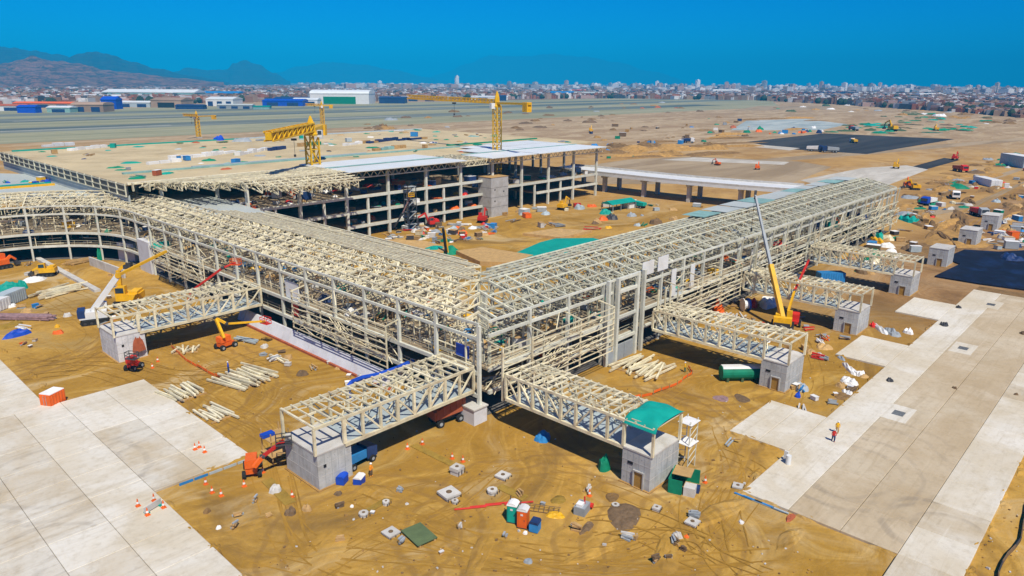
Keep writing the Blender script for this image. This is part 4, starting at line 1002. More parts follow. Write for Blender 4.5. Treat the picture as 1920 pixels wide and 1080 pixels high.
# ================================================================== CRANES AND MACHINES
def lattice(b, p, q, w, n, bw=.14, tri=False):
    p, q = Vector(p), Vector(q); d = (q - p); L = d.length; d.normalize()
    up = Vector((0, 0, 1)) if abs(d.z) < .9 else Vector((1, 0, 0))
    a = d.cross(up).normalized() * (w / 2); c = a.cross(d).normalized() * (w / 2)
    cor = [a + c, -a + c, -a - c, a - c]
    for k in cor: b.bar(p + k, q + k, bw * 1.25)
    for i in range(n):
        u, v = p + d * (L * i / n), p + d * (L * (i + 1) / n)
        for k in range(4):
            b.bar(u + cor[k], u + cor[(k + 1) % 4], bw * .8)
            b.bar(u + cor[k], v + cor[(k + 1) % 4], bw * .8)
def tower_crane(label, base, top, w, tip, counter, jw=1.7, bw=.2, low=0.0, cabin=True, solid=False):
    B = Vector(base); t = thing('tower_crane', label, 'tower crane', B, 0, None)
    H = top - B.z
    b = MB(); lattice(b, (0, 0, low), (0, 0, H), w, max(6, int((H - low) / w * .8)), bw); b.obj('mast', 'crane_yellow', t)
    b = MB(); b.box((0, 0, low + .5), (w * 1.6, w * 1.6, 1.0)); b.obj('base_block', 'concrete', t)
    b = MB(); b.lathe((0, 0, H), [(w * .75, 0), (w * .8, .5), (w * .6, .9), (w * .5, 1.6)], 10); b.obj('slewing_ring', 'crane_yellow', t)
    T = Vector(tip) - B; C = Vector(counter) - B; z = H + 1.6
    b = MB(); lattice(b, (0, 0, z + jw * .4), T, jw, max(6, int((T - Vector((0, 0, z))).length / jw * .7)), bw)
    if solid: b.bar((0, 0, z + jw * .4), T, jw * .75, jw * .8)
    jib = b.obj('jib', 'crane_yellow', t)
    m = Vector((0, 0, z)).lerp(T, .45); b = MB(); b.box(m - Vector((0, 0, jw * .8)), (1.2, 1.2, .6)); b.bar(m - Vector((0, 0, jw)), m - Vector((0, 0, jw + 4)), .08); b.box(m - Vector((0, 0, jw + 4.2)), (.5, .5, .7)); b.obj('trolley', 'steel_dark', jib)
    b = MB(); b.bar((0, 0, z), C, jw * .9, jw * .5); cj = b.obj('counter_jib', 'crane_yellow', t)
    d = Vector((C.x, C.y, 0)).normalized(); ang = math.atan2(d.y, d.x)
    for k in range(3): b = MB(); b.box(C - d * (.9 + 1.15 * k) - Vector((0, 0, 1.2)), (1.0, jw * 1.3, 3.4), ang); b.obj('counterweight', 'yellow', cj)
    b = MB(); b.lathe((0, 0, z), [(w * .45, 0), (w * .4, 2.2), (.25, 4.4)], 6); b.obj('tower_head', 'crane_yellow', t)
    if cabin:
        s = d.cross(Vector((0, 0, 1))) * (w * .9); b = MB(); b.box(s + Vector((0, 0, H + .6)), (1.7, 1.5, 2.1), ang); cb = b.obj('cab', 'white_paint', t)
        b = MB(); b.box(s - d * .87 + Vector((0, 0, H + .9)), (.08, 1.2, 1.2), ang); b.obj('cab_window', 'glass', cb)
    return t
def build_tower_cranes():
    b1 = G(588, 312, 20.0); tower_crane('heavy yellow tower crane pointing its thick jib towards the left, above the lattice roof', (b1.x, b1.y, 0), 29.6, 3.0, G(503, 256, 31.5), G(604, 236, 31.5), 2.4, .34, solid=True)
    b2 = G(932, 281, 20.5); tower_crane('tall yellow tower crane rising behind the square concrete core', (b2.x, b2.y, 0), 36.6, 2.3, FARZ(765, 330, 39.5), FARZ(994, 262, 38.6), 1.5, .26)
    b3 = G(373, 259); tower_crane('small distant yellow tower crane at the far side of the beige roof', (b3.x, b3.y, 0), 16, 2.6, FARZ(338, 640, 19.5), FARZ(398, 640, 18.5), 1.6, .4)
    b4 = G(606, 246); tower_crane('distant thin yellow tower crane directly behind the heavy jib', (b4.x, b4.y, 0), 22, 2.6, FARZ(571, 730, 24.5), FARZ(622, 720, 24), 1.6, .4)
def FARZ(px, d, z): p = FAR(px, d); return Vector((p.x, p.y, z))
build_tower_cranes()

def tracks(t, w, l, wd, h=.9, mat='rubber', rz=0):
    for s in (-1, 1):
        b = MB(); y = s * (w / 2)
        b.extr([(0, 0)], 0, 0) if False else None
        prof = [(-l / 2 + h * .4, 0), (l / 2 - h * .4, 0), (l / 2, h * .4), (l / 2 - h * .25, h), (-l / 2 + h * .25, h), (-l / 2, h * .4)]
        vs_ = [(p[0], y - wd / 2, p[1]) for p in prof] + [(p[0], y + wd / 2, p[1]) for p in prof]; n = 6
        b.add(vs_, [tuple(range(n - 1, -1, -1)), tuple(range(n, 2 * n))] + [(i, (i + 1) % n, n + (i + 1) % n, n + i) for i in range(n)])
        tr = b.obj('track', mat, t)
        b = MB()
        for k in range(4): b.cyl((-l / 2 + l * (k + .7) / 4.4, y - wd / 2 - .03, h * .42), (-l / 2 + l * (k + .7) / 4.4, y + wd / 2 + .03, h * .42), h * .28, n=8)
        b.obj('roller', 'steel_dark', tr)
def wheels(t, xs, w, r, wd=.45):
    for x in xs:
        for s in (-1, 1):
            b = MB(); b.cyl((x, s * (w / 2 - wd / 2), r), (x, s * (w / 2 + wd / 2), r), r, n=12); wh = b.obj('wheel', 'rubber', t)
            b = MB(); b.cyl((x, s * (w / 2 + wd / 2) - .02, r), (x, s * (w / 2 + wd / 2) + .03 * s, r), r * .5, n=8); b.obj('hub', 'grey_paint', wh)
def inv(t, p):                      # world point -> thing's own axes
    return Matrix.Rotation(-t.rotation_euler.z, 3, 'Z') @ (Vector(p) - t.location)
def excavator(label, pos, rz, s=1.0, mat='yellow', reach=((2.2, 4.6), (4.6, 3.4), (5.0, 1.2)), group=None):
    t = thing('excavator', label, 'excavator', (pos[0], pos[1], pos[2] if len(pos) > 2 else 0), rz, group); t.scale = (s, s, s)
    tracks(t, 2.2, 3.8, .6)
    b = MB(); b.prism([(-2.2, -1.3), (-1.8, -1.4), (1.2, -1.4), (1.2, 1.4), (-1.8, 1.4), (-2.2, 1.3)], 1.05, 2.1); b.box((-1.4, 0, 2.3), (1.2, 2.3, .4)); b.obj('body', mat, t)
    b = MB(); b.prism([(-.3, .35), (1.25, .35), (1.25, 1.35), (-.3, 1.35)], 2.1, [3.4, 3.2, 3.2, 3.4]); cb = b.obj('cab', mat, t)
    b = MB(); b.box((1.27, .85, 2.7), (.05, .8, .8)); b.box((.5, 1.37, 2.75), (1.2, .05, .8)); b.obj('cab_window', 'glass', cb)
    (x1, z1), (x2, z2), (x3, z3) = reach
    b = MB(); b.bar((1.0, -.3, 1.8), (x1, -.3, z1), .42, .6); bo = b.obj('boom', mat, t)
    b = MB(); b.bar((x1 - .2, -.3, z1 + .1), (x2, -.3, z2), .36, .45); b.obj('stick', mat, t)
    b = MB(); b.bar((1.3, -.3, 1.5), (x1 * .7 + .3, -.3, z1 * .62), .18); b.obj('hydraulic_ram', 'steel_dark', bo)
    b = MB(); b.bar((x2, -.3, z2), (x3, -.3, z3 + .3), .3, .3); b.prism([(x3 - .6, -.85), (x3 + .5, -.85), (x3 + .5, .25), (x3 - .6, .25)], z3 - .5, [z3 + .5, z3 + .1, z3 + .1, z3 + .5]); b.obj('bucket', 'steel_dark', t)
    return t
def boom_lift(label, base, rz, pts, mat='orange', armmat=None, w=2.2, l=3.4, basket='steel_dark', name='boom_lift', cat='boom lift', mat2=None):
    t = thing(name, label, cat, (base[0], base[1], 0), rz)
    b = MB(); b.box((0, 0, .85), (l * .8, w * .62, .6)); b.box((0, 0, 1.25), (l * .5, w * .5, .3)); b.obj('chassis', mat, t)
    wheels(t, (-l * .36, l * .36), w * .8, .5)
    b = MB(); b.box((-.3, 0, 1.85), (l * .62, w * .6, 1.0)); b.box((-l * .3, 0, 1.75), (.7, w * .66, .9)); b.obj('turret', mat, t)
    P_ = [inv(t, p) for p in pts]; arm = armmat or mat; wd = .42
    for i in range(len(P_) - 1):
        b = MB(); b.bar(P_[i], P_[i + 1], wd, wd * 1.15); b.obj('boom_section', arm if i == 0 or mat2 is None else mat2, t); wd *= .8
        if i: b = MB(); b.cyl(P_[i] - Vector((0, .3, 0)), P_[i] + Vector((0, .3, 0)), .3, n=8); b.obj('boom_joint', 'steel_dark', t)
    e = P_[-1]; b = MB()
    for (dx, dy) in ((-.5, -.9), (.5, -.9), (.5, .9), (-.5, .9)): b.bar(e + Vector((dx, dy, -.4)), e + Vector((dx, dy, .7)), .08)
    for z in (.15, .7):
        q = [e + Vector((dx, dy, z)) for (dx, dy) in ((-.5, -.9), (.5, -.9), (.5, .9), (-.5, .9), (-.5, -.9))]; b.path(q, .08)
    b.box(e + Vector((0, 0, -.4)), (1.1, 1.9, .1)); b.obj('basket', basket, t)
    return t
def build_cranes_and_lifts():
    # yellow telescopic crawler crane between two bridges on the right
    base = G(1466, 616); t = thing('telescopic_crane', 'yellow crawler crane with tall telescopic boom between two right bridges', 'mobile crane', base, R(20))
    tracks(t, 3.4, 5.2, .8, 1.0)
    b = MB(); b.prism([(-3, -1.5), (2.2, -1.5), (2.2, 1.5), (-3, 1.5)], 1.1, 2.0); b.obj('carbody', 'steel_dark', t)
    b = MB(); b.prism([(-2.9, -1.6), (-1.6, -1.7), (-1.6, 1.7), (-2.9, 1.6)], 1.5, 3.0); b.obj('counterweight', 'yellow', t)
    b = MB(); b.box((.2, .9, 2.5), (2.6, 1.0, 1.2)); b.obj('engine_cover', 'yellow', t)
    b = MB(); b.prism([(.4, -1.6), (2.1, -1.6), (2.1, -.6), (.4, -.6)], 2.0, [3.6, 3.3, 3.3, 3.6]); cb = b.obj('cab', 'yellow', t); b = MB(); b.box((2.13, -1.1, 2.7), (.05, .8, .8)); b.obj('cab_window', 'glass', cb)
    p0 = Vector((-1.0, 0, 2.2)); tip = inv(t, G(1416, 366, 23.6)); mid = p0.lerp(tip, .42)
    b = MB(); b.bar(p0, mid, .8, .95); b.obj('boom_base', 'yellow', t)
    b = MB(); b.bar(mid, p0.lerp(tip, .68), .52, .6); b.bar(p0.lerp(tip, .68), tip, .4, .45); b.obj('boom_extension', 'grey_paint', t)
    b = MB(); b.bar(tip, tip + Vector((.4, 0, .9)), .5); b.bar(tip, tip + Vector((-.8, 0, -.6)), .3); b.obj('boom_head', 'steel_dark', t)
    b = MB(); b.bar(tip + Vector((-.8, 0, -.6)), tip + Vector((-.8, 0, -7)), .07); b.box(tip + Vector((-.8, 0, -7.2)), (.4, .4, .7)); b.obj('hook_line', 'steel_dark', t)
    b = MB(); b.bar((.8, 0, 1.9), p0.lerp(tip, .2), .34); b.obj('hydraulic_ram', 'steel_dark', t)
    boom_lift('red and yellow boom lift raised beside the telescopic crane', G(1490, 609), R(200), [G(1476, 590, 2.4), G(1490, 545, 6.5), G(1517, 487, 11.8)], 'red', 'yellow', mat2='red')
    # white crawler crane with yellow fly jib at the left
    base = G(180, 604); t = thing('crawler_crane', 'white crawler crane with yellow jib beside the far left bridge', 'mobile crane', base, R(-20))
    tracks(t, 3.2, 5.0, .8, 1.0)
    b = MB(); b.prism([(-2.6, -1.4), (2.2, -1.4), (2.2, 1.4), (-2.6, 1.4)], 1.1, 2.5); b.obj('body', 'white_paint', t)
    b = MB(); b.box((-2.2, 0, 2.2), (1.3, 2.9, 1.5)); b.obj('counterweight', 'dark_blue', t)
    b = MB(); b.prism([(.6, .4), (2.3, .4), (2.3, 1.5), (.6, 1.5)], 2.4, [4.0, 3.7, 3.7, 4.0]); cb = b.obj('cab', 'white_paint', t); b = MB(); b.box((2.33, .95, 3.0), (.05, .9, .9)); b.box((1.4, 1.53, 3.1), (1.3, .05, .9)); b.obj('cab_window', 'glass', cb)
    el = inv(t, G(221, 516, 8.8)); tip = inv(t, G(312, 471, 11.5)); p0 = Vector((-.3, -.3, 2.4))
    b = MB(); b.bar(p0, el, .7, .95); b.obj('boom', 'white_paint', t); b = MB(); b.bar(p0 + Vector((.45, 0, .0)), el + Vector((.3, 0, -.4)), .24); b.obj('hydraulic_ram', 'yellow', t)
    b = MB(); b.bar(el, tip, .46, .5); b.obj('fly_jib', 'yellow', t); b = MB(); b.cyl(el - Vector((0, .5, 0)), el + Vector((0, .5, 0)), .55, n=10); b.obj('boom_joint', 'yellow', t)
    e = G(241, 572); excavator('yellow excavator with raised arm beyond the white crawler crane', e, R(140), 1.35, 'yellow', ((.9, 5.6), (-.4, 6.6), (-.6, 6.4)))
    boom_lift('red boom lift reaching over the far left bridge to the facade', (54.2, 138.6), R(40), [(54.2, 138.6, 2.2), G(360, 545, 6.7), G(418, 502, 12.2), G(442, 492, 13.1)], 'red', basket='orange')
    boom_lift('yellow and orange boom lift parked under the far left bridge', G(424, 652), R(10), [G(420, 634, 2.3), G(404, 596, 5.6), G(425, 607, 4.6), G(498, 602, 4.6)], 'orange', 'yellow', mat2='yellow', basket='red')
    boom_lift('orange boom lift reaching up at the nearest left bridge block', G(474, 886), R(60), [G(476, 876, 1.9), G(492, 856, 2.9), G(532, 826, 4.6)], 'orange', mat2='red')
build_cranes_and_lifts()

# ------------------------------------------------------------------ site objects
def box_container(label, pos, rz, dims, mat, name='shipping_container', cat='container', ribs=10, top=None):
    l, w, h = dims; t = thing(name, label, cat, pos, rz)
    b = MB(); b.box((0, 0, h / 2 + .08), (l, w, h)); b.obj('body', mat, t)
    b = MB()
    for k in range(ribs):
        x = -l / 2 + l * (k + .5) / ribs
        b.box((x, -w / 2 - .03, h / 2 + .08), (l / ribs * .45, .06, h * .86)); b.box((x, w / 2 + .03, h / 2 + .08), (l / ribs * .45, .06, h * .86))
    b.obj('side_ribs', mat, t)['kind'] = 'stuff'
    for s in (-1, 1):
        b = MB(); b.box((-l / 2 - .035, s * w * .245, h / 2 + .08), (.07, w * .46, h * .92)); d = b.obj('door', mat, t)
        b = MB(); b.bar((-l / 2 - .1, s * w * .12, .3), (-l / 2 - .1, s * w * .12, h - .1), .05); b.obj('lock_rod', 'grey_paint', d)
    if top: b = MB(); b.box((0, 0, h + .14), (l * .98, w * .98, .12)); b.obj('roof', top, t)
    return t
def toilet(label, pos, rz, mat):
    t = thing('portable_toilet', label, 'portable toilet', pos, rz); t.scale = (.94, .94, .94)
    b = MB(); b.box((0, 0, 1.15), (1.15, 1.15, 2.1)); b.obj('cabin', mat, t)
    b = MB(); b.prism([(-.62, -.62), (.62, -.62), (.62, .62), (-.62, .62)], 2.2, 2.3); b.extr([(-.6, 2.3), (.6, 2.3), (.4, 2.5), (0, 2.58), (-.4, 2.5)], -.58, .58); b.obj('roof', 'white_sheet', t)
    b = MB(); b.box((-.6, 0, 1.1), (.06, .82, 1.9)); d = b.obj('door', mat, t)
    b = MB(); b.box((-.64, .0, 1.8), (.03, .3, .22)); b.obj('sign', 'white_sheet', d)
    b = MB(); b.box((-.64, -.3, 1.1), (.05, .06, .2)); b.obj('handle', 'steel_dark', d)
    b = MB(); b.box((0, 0, .06), (1.25, 1.25, .12)); b.obj('skid', 'steel_dark', t)
    b = MB(); b.cyl((.45, .45, 2.2), (.45, .45, 2.9), .06, n=6); b.obj('vent_pipe', 'steel_dark', t)
def manhole(label, pos, s, h, rz=0.1, ring=False, cat='manhole', mat='pale_concrete'):
    s *= .75 if ring else .68; h *= .8
    t = thing('manhole_block', label, cat, pos, rz, 'concrete manhole blocks on the sand')
    n = 8 if ring else 4; a0 = math.pi / n; rr = s / math.cos(math.pi / n) / 2
    P_ = [(rr * math.cos(a0 + 2 * math.pi * i / n), rr * math.sin(a0 + 2 * math.pi * i / n)) for i in range(n)]
    b = MB(); b.prism(P_, 0, h * .55); b.obj('base_ring', mat, t)
    b = MB(); b.prism([(x * 1.14, y * 1.14) for x, y in P_], h * .55, h); lid = b.obj('cap_slab', mat, t)
    b = MB(); b.lathe((0, 0, h), [(s * .2, 0), (s * .2, .05)], 10); b.obj('opening', 'mesh_brown', lid)
    for k in range(3): b = MB(); b.bar((-s * .5 + k * s * .5, -s * .66, h * .2), (-s * .5 + k * s * .5, -s * .66, h * .8), .07); b.obj('lifting_loop', 'steel_dark', t)
    return t
def beam_stack(label, pos, rz, n, l, w, mat='cream_steel', seed=1, layers=2, name='steel_beam_stack', neat=.12, bw=.28):
    r_ = random.Random(seed); t = thing(name, label, 'beam stack', pos, rz)
    for k in range(3): member('timber_bearer', (-l * .35 + k * l * .35, -w / 2, .1), (-l * .35 + k * l * .35, w / 2, .1), .2, .2, 'wood', t)
    for ly in range(layers):
        m = n if ly == 0 else int(n * .6)
        for k in range(m):
            y = -w / 2 + w * (k + .5) / m * (1 if ly == 0 else .9); a = r_.uniform(-neat, neat); ll = l * r_.uniform(.55, 1.0); x0 = r_.uniform(-.15, .15) * l
            member('beam', (x0 - ll / 2 * math.cos(a), y - ll / 2 * math.sin(a), .34 + ly * .36), (x0 + ll / 2 * math.cos(a), y + ll / 2 * math.sin(a), .34 + ly * .36 + r_.uniform(-.05, .1)), bw, .28, mat, t)
    return t
_cone = []
def cone(label, pos):
    if not _cone:
        b = MB(); b.box((0, 0, .03), (.5, .5, .06)); b.lathe((0, 0, .06), [(.2, 0), (.13, .35), (.05, .85)], 8); c = MB(); c.lathe((0, 0, .06), [(.165, .28), (.12, .5)], 8)
        _cone.append(b.mesh('cone', 'orange')); _cone.append(c.mesh('band', 'white_sheet'))
    t = inst('traffic_cone', _cone[0], None, pos); inst('reflective_band', _cone[1], t); tag(t, label, 'traffic cone', 'orange traffic cones')
def person(label, pos, rz, top='hi_vis', legs='dark_blue', stride=.25, h=1.75):
    me = bpy.data.meshes.new('person')
    V = [(0, 0, .95), (0, 0, 1.2), (0, 0, 1.42), (0, 0, 1.52), (0, .03, 1.66), (-.19, 0, 1.42), (-.27, .03, 1.15), (-.25, .16, .92), (.19, 0, 1.42), (.27, -.02, 1.15), (.25, .1, .90),
         (-.1, 0, .9), (-.11, stride * .5, .5), (-.11, stride * .3, .08), (-.11, stride * .3 + .16, .04), (.1, 0, .9), (.11, -stride * .3, .5), (.11, -stride, .08), (.11, -stride + .16, .04)]
    E_ = [(0, 1), (1, 2), (2, 3), (3, 4), (2, 5), (5, 6), (6, 7), (2, 8), (8, 9), (9, 10), (0, 11), (11, 12), (12, 13), (13, 14), (0, 15), (15, 16), (16, 17), (17, 18)]
    rad = [.16, .15, .17, .07, .11, .075, .055, .045, .075, .055, .045, .11, .08, .055, .05, .11, .08, .055, .05]
    me.from_pydata([tuple(c * h / 1.75 for c in v) for v in V], E_, []); me.materials.append(MT[top])
    o = bpy.data.objects.new('person', me); COL.objects.link(o); o.location = pos; o.rotation_euler = (0, 0, rz)
    md = o.modifiers.new('skin', 'SKIN')
    for i, sv in enumerate(me.skin_vertices[0].data): sv.radius = (rad[i], rad[i]); sv.use_root = (i == 0)
    o.modifiers.new('smooth', 'SUBSURF').levels = 1
    b = MB(); b.lathe((0, .03, 1.70), [(.15, 0), (.15, .04), (.125, .05), (.11, .12), (.03, .16)], 10); b.obj('hard_hat', 'white_sheet', o)
    b = MB()
    for sx, q in ((-.105, (12, 13)), (.105, (16, 17))):
        a_, c_ = V[q[0]], V[q[1]]; b.cyl((sx, 0, .93), a_, .125, .10, 8); b.cyl(a_, (c_[0], c_[1], .12), .10, .085, 8)
    b.obj('trousers', legs, o)
    tag(o, label, 'person'); return o
_clut = {}
def mound_mesh(w, l, h, seed, mat, n=10):
    key = ('m', round(w, 1), round(l, 1), round(h, 1), seed, mat)
    if key not in _clut:
        r_ = random.Random(seed); ph = [r_.uniform(0, 6.3) for _ in range(6)]; b = MB()
        def fn(u, v):
            x, y = u * 2 - 1, v * 2 - 1; e = max(0, 1 - (x * x) ** 1.2 - (y * y) ** 1.2 + x * x * y * y * .4); e = e ** .7
            z = h * e * (.72 + .28 * math.sin(x * 4.1 + ph[0]) * math.sin(y * 3.7 + ph[1]) + .16 * math.sin(x * 9 + ph[2] + y * 7))
            k = 1 + .10 * math.sin(3 * math.atan2(y, x) + ph[3]); return (x * w / 2 * k, y * l / 2 * k, z)
        rings_, seg = max(4, n // 2), max(10, n + 4); vs_ = [fn(.5, .5)]
        for i in range(1, rings_ + 1):
            for j in range(seg):
                a = 2 * math.pi * j / seg; q = i / rings_; sq = 1 + .16 * math.cos(4 * a) ** 2
                x, y, z = fn(.5 + .5 * q * math.cos(a) / 1.0 * min(1, sq * .92), .5 + .5 * q * math.sin(a) * min(1, sq * .92)); jit = r_.uniform(-.12, .12) * h * (1 - q) if i < rings_ else 0
                vs_.append((x, y, -.06 * max(h, .4) if i == rings_ else max(.03 * h, z + jit)))
        fs_ = [(0, 1 + j, 1 + (j + 1) % seg) for j in range(seg)]
        for i in range(rings_ - 1):
            for j in range(seg): a0, a1 = 1 + i * seg + j, 1 + i * seg + (j + 1) % seg; fs_.append((a0, a0 + seg, a1 + seg, a1))
        b.add(vs_, fs_); _clut[key] = b.mesh('mound', mat)
    return _clut[key]
def mound(name, label, cat, pos, rz, w, l, h, mat, seed=1, group=None):
    return tag(inst(name, mound_mesh(w, l, h, seed, mat), None, pos, rz), label, cat, group)

def build_foreground():
    toilet('teal portable toilet with white roof, beside the orange one', G(962, 976), R(25), 'teal')
    toilet('orange portable toilet with white roof, beside the teal one', G(981, 986), R(25), 'orange')
    t = thing('waste_bin', 'dark blue waste bin standing next to the orange toilet', 'bin', G(1003, 995), R(20)); b = MB(); b.prism([(-.5, -.5), (.5, -.5), (.5, .5), (-.5, .5)], .1, 1.1); b.obj('tub', 'sky_blue', t); b = MB(); b.extr([(-.55, 1.1), (.55, 1.1), (.4, 1.35), (-.4, 1.35)], -.55, .55); b.obj('lid', 'dark_blue', t)
    for (px, py, s, h, ring, lab) in ((857, 888, 1.7, 1.25, False, 'tall pale concrete manhole block below the bridge gap'), (943, 895, 1.9, .5, False, 'flat square manhole with centre hole, north of the toilets'),
        (842, 930, 2.6, .7, False, 'widest flat manhole slab, left of the red pipes'), (923, 925, 1.4, .7, True, 'octagonal pale manhole ring right of the wide slab'),
        (853, 943, .9, .45, True, 'small manhole ring just below the wide slab'), (682, 967, 1.2, .55, True, 'octagonal manhole ring left of the sandy clearing'), (724, 946, .9, .6, True, 'small manhole ring near the trench end, left of the wide slab'),
        (733, 1002, 1.9, .45, False, 'flat square manhole beside the olive plate'), (1298, 983, 1.7, .5, False, 'flat square manhole on open sand below the right tower'), (1383, 915, 1.5, .5, False, 'flat square manhole near the right apron corner'),
        (1231, 957, 1.1, .6, False, 'small manhole block at the edge of the brown debris'), (1154, 948, 1.0, .25, True, 'low white manhole ring beside the dug pit')):
        manhole(lab, G(px, py), s, h, rnd.uniform(-.2, .3), ring)
    t = thing('steel_plate', 'olive green steel plate lying on timber beside a manhole', 'plate', G(786, 1006), R(-8)); b = MB(); b.box((0, 0, .3), (2.4, 3.4, .08)); b.obj('plate', 'olive', t); b = MB(); b.box((-.9, 0, .13), (.2, 3.3, .24)); b.box((.9, 0, .13), (.2, 3.3, .24)); b.obj('bearer', 'wood', t)
    t = thing('red_pipe_run', 'bundle of red pipes laid across the sand behind the toilets', 'pipes', G(925, 951), 0)
    a, c = inv(t, G(852, 957)), inv(t, G(1000, 943))
    for k in range(4): p = a.lerp(c, k * .21); q = a.lerp(c, min(1, k * .21 + .4)); b = MB(); o_ = Vector((.0, .22 * (k % 3), .12 + .02 * k)); b.cyl(p + o_, q + o_, .1, n=6); b.obj('pipe', 'red', t)
    mound('yellow_sheet', 'crumpled yellow sheet on the sand right of the blue bin', 'sheet', G(1041, 966), R(30), 1.6, 2.2, .35, 'yellow', 4)
    t = thing('rebar_mesh', 'dark steel reinforcement mesh leaning behind the toilets', 'mesh', G(1017, 957), R(-60)); b = MB()
    for k in range(8): b.bar((-2 + k * .55, -.5, .1), (-2 + k * .55, .5, .35), .05)
    for k in range(3): b.bar((-2, -.5 + k * .5, .1 + k * .12), (2, -.5 + k * .5, .1 + k * .12), .05)
    b.obj('mesh_panel', 'mesh_brown', t)
    t = thing('pump_unit', 'grey pump unit with red fittings beside the brown debris', 'pump', G(1091, 960), R(15)); b = MB(); b.box((0, 0, .5), (1.7, 1.3, 1.0)); b.obj('housing', 'grey_paint', t); b = MB(); b.box((-.3, .1, 1.15), (.8, .7, .3)); b.obj('lid', 'white_sheet', t); b = MB(); b.cyl((.2, -.2, 1.0), (.2, -.2, 1.9), .1, n=6); b.cyl((1.0, -.4, .5), (1.0, -.9, .5), .3, n=8); b.obj('pipe_fitting', 'red', t)
    mound('debris_heap', 'brown tangled debris heap in front of the right tower', 'debris', G(1170, 968), R(30), 6.0, 3.8, .3, 'mesh_brown', 8)
    mound('debris_heap', 'small dark debris scrap left of the brown heap', 'debris', G(1100, 990), R(10), 3.0, 1.0, .35, 'mesh_brown', 9)
    mound('dug_pit', 'dark dug pit with sand rim before the right tower', 'pit', G(1148, 932), R(20), 2.2, 1.6, .25, 'dirt_dark', 3)
    mound('dug_pit', 'small olive pit right of the octagonal manhole ring', 'pit', G(1047, 937), R(0), 2.2, 1.7, .2, 'trench', 5)
    for k, (pa, pb, w) in enumerate((((775, 835), (850, 872), 1.0), ((935, 912), (985, 935), 1.2), ((690, 958), (735, 932), .9), ((500, 900), (545, 945), 1.3))):
        a, c = G(*pa), G(*pb); m_ = (a + c) / 2; b = MB(); b.bar(Vector((0, 0, 0.03)) + (a - m_), Vector((0, 0, .03)) + (c - m_), w, .12)
        tag(b.obj('backfilled_trench', 'trench', None, m_), ('olive backfilled trench running under the bridge gap', 'olive backfilled trench right of the octagonal ring', 'olive backfilled trench beside the small manhole rings', 'olive backfilled trench left of the blue-grey block')[k], 'trench')
    # left apron edge
    for (px, py, lab) in ((366, 843, 'leftmost of three cones on the left apron finger'), (374, 839, 'rear middle cone of three on the left apron finger'), (384, 848, 'rightmost of three cones on the left apron finger'),
        (259, 949, 'cone at the upper corner of the plank barrier'), (277, 966, 'front cone beside the plank barrier'), (289, 939, 'rear cone behind the plank barrier'), (307, 952, 'cone at the apron edge end of the plank barrier')):
        p = G(px, py, SLAB_T); cone(lab, p + Vector((0, 0, .012)))
    for (px, py, lab) in ((386, 908, 'first of three cones on sand below the left apron edge'), (398, 924, 'second of three cones on sand below the left apron edge'), (415, 930, 'third of three cones on sand below the left apron edge'),
        (458, 912, 'cone in front of the orange boom lift'), (493, 886, 'cone just right of the orange boom lift'), (548, 932, 'cone near the foot of the blue-grey block'), (286, 690, 'cone beside the red machine by the white block'), (296, 678, 'rear cone beside the red machine by the white block'),
        (792, 833, 'cone on the sand between both near bridges'), (848, 860, 'cone behind the tall manhole block'), (868, 866, 'cone right of the tall manhole block'), (764, 842, 'cone beside the shaded bridge edge'), (1105, 930, 'cone above the grey pump unit'), (1322, 905, 'cone right of the green hoarding')):
        cone(lab, G(px, py))
    t = thing('plank_barrier', 'pale plank barrier with teal foot lying on the left apron', 'barrier', G(287, 955, SLAB_T) + Vector((0, 0, .015)), R(20)); b = MB(); b.box((0, 0, .45), (2.2, .12, .7)); b.obj('panel', 'pale_concrete', t); b = MB(); b.box((-.8, 0, .08), (.3, .7, .14)); b.box((.8, 0, .08), (.3, .7, .14)); b.obj('foot', 'teal', t)
    box_container('small orange steel box on the edge of the left apron', G(101, 757), R(30), (2.6, 1.9, 1.9), 'orange', 'tool_box', 'box', 5, 'white_sheet')
    t = thing('edge_rail', 'blue formwork rail along the left apron end', 'rail', G(390, 890), R(0)); a, c = inv(t, G(335, 912)), inv(t, G(470, 862))
    for k in range(5): b = MB(); p, q = a.lerp(c, k / 5 + .01), a.lerp(c, (k + .96) / 5); b.bar(p + Vector((0, 0, .16)), q + Vector((0, 0, .16)), .12, .3); b.obj('rail_section', 'sky_blue' if k in (0, 1) else 'pale_blue_grey', t)
    # steel beam stacks
    A = math.pi / 2
    beam_stack('largest cream beam stack, in the yard left of the near bridge', G(462, 712), R(100), 14, 8.5, 7.5, seed=3, layers=2)
    beam_stack('cream beam stack beside the left apron finger corner', G(343, 740), R(95), 10, 6.5, 5.0, seed=4)
    beam_stack('low cream beam stack along the left apron finger edge', G(402, 778), R(96), 8, 6.5, 3.6, seed=5, layers=1)
    beam_stack('single pair of long cream beams on open sand', G(521, 675), R(95), 2, 5.5, .8, seed=6, layers=1)
    beam_stack('cream frame pieces lying in front of the far left bridge', G(350, 657), R(60), 7, 4.0, 4.0, seed=7, layers=1, neat=.6)
    beam_stack('cream beam stack on sand before the right wing screen', G(1205, 690), R(8), 13, 9.0, 8.0, seed=8, neat=.35)
    beam_stack('sprawling cream beam pile in the left yard', G(112, 548), R(20), 12, 11.0, 6.0, seed=9, neat=.4)
    beam_stack('short cream beam pile against the precast wall', G(150, 492), R(15), 7, 8, 3.5, seed=10, neat=.2, mat='plywood')
    beam_stack('grey beam pair behind the orange boom machine', G(462, 640), R(110), 4, 6, 1.6, 'pale_blue_grey', 12, 1)
    beam_stack('grey and cream offcuts beside the telescopic crane', G(1370, 598), R(20), 9, 5, 5, 'pale_concrete', 13, 2, neat=.5)
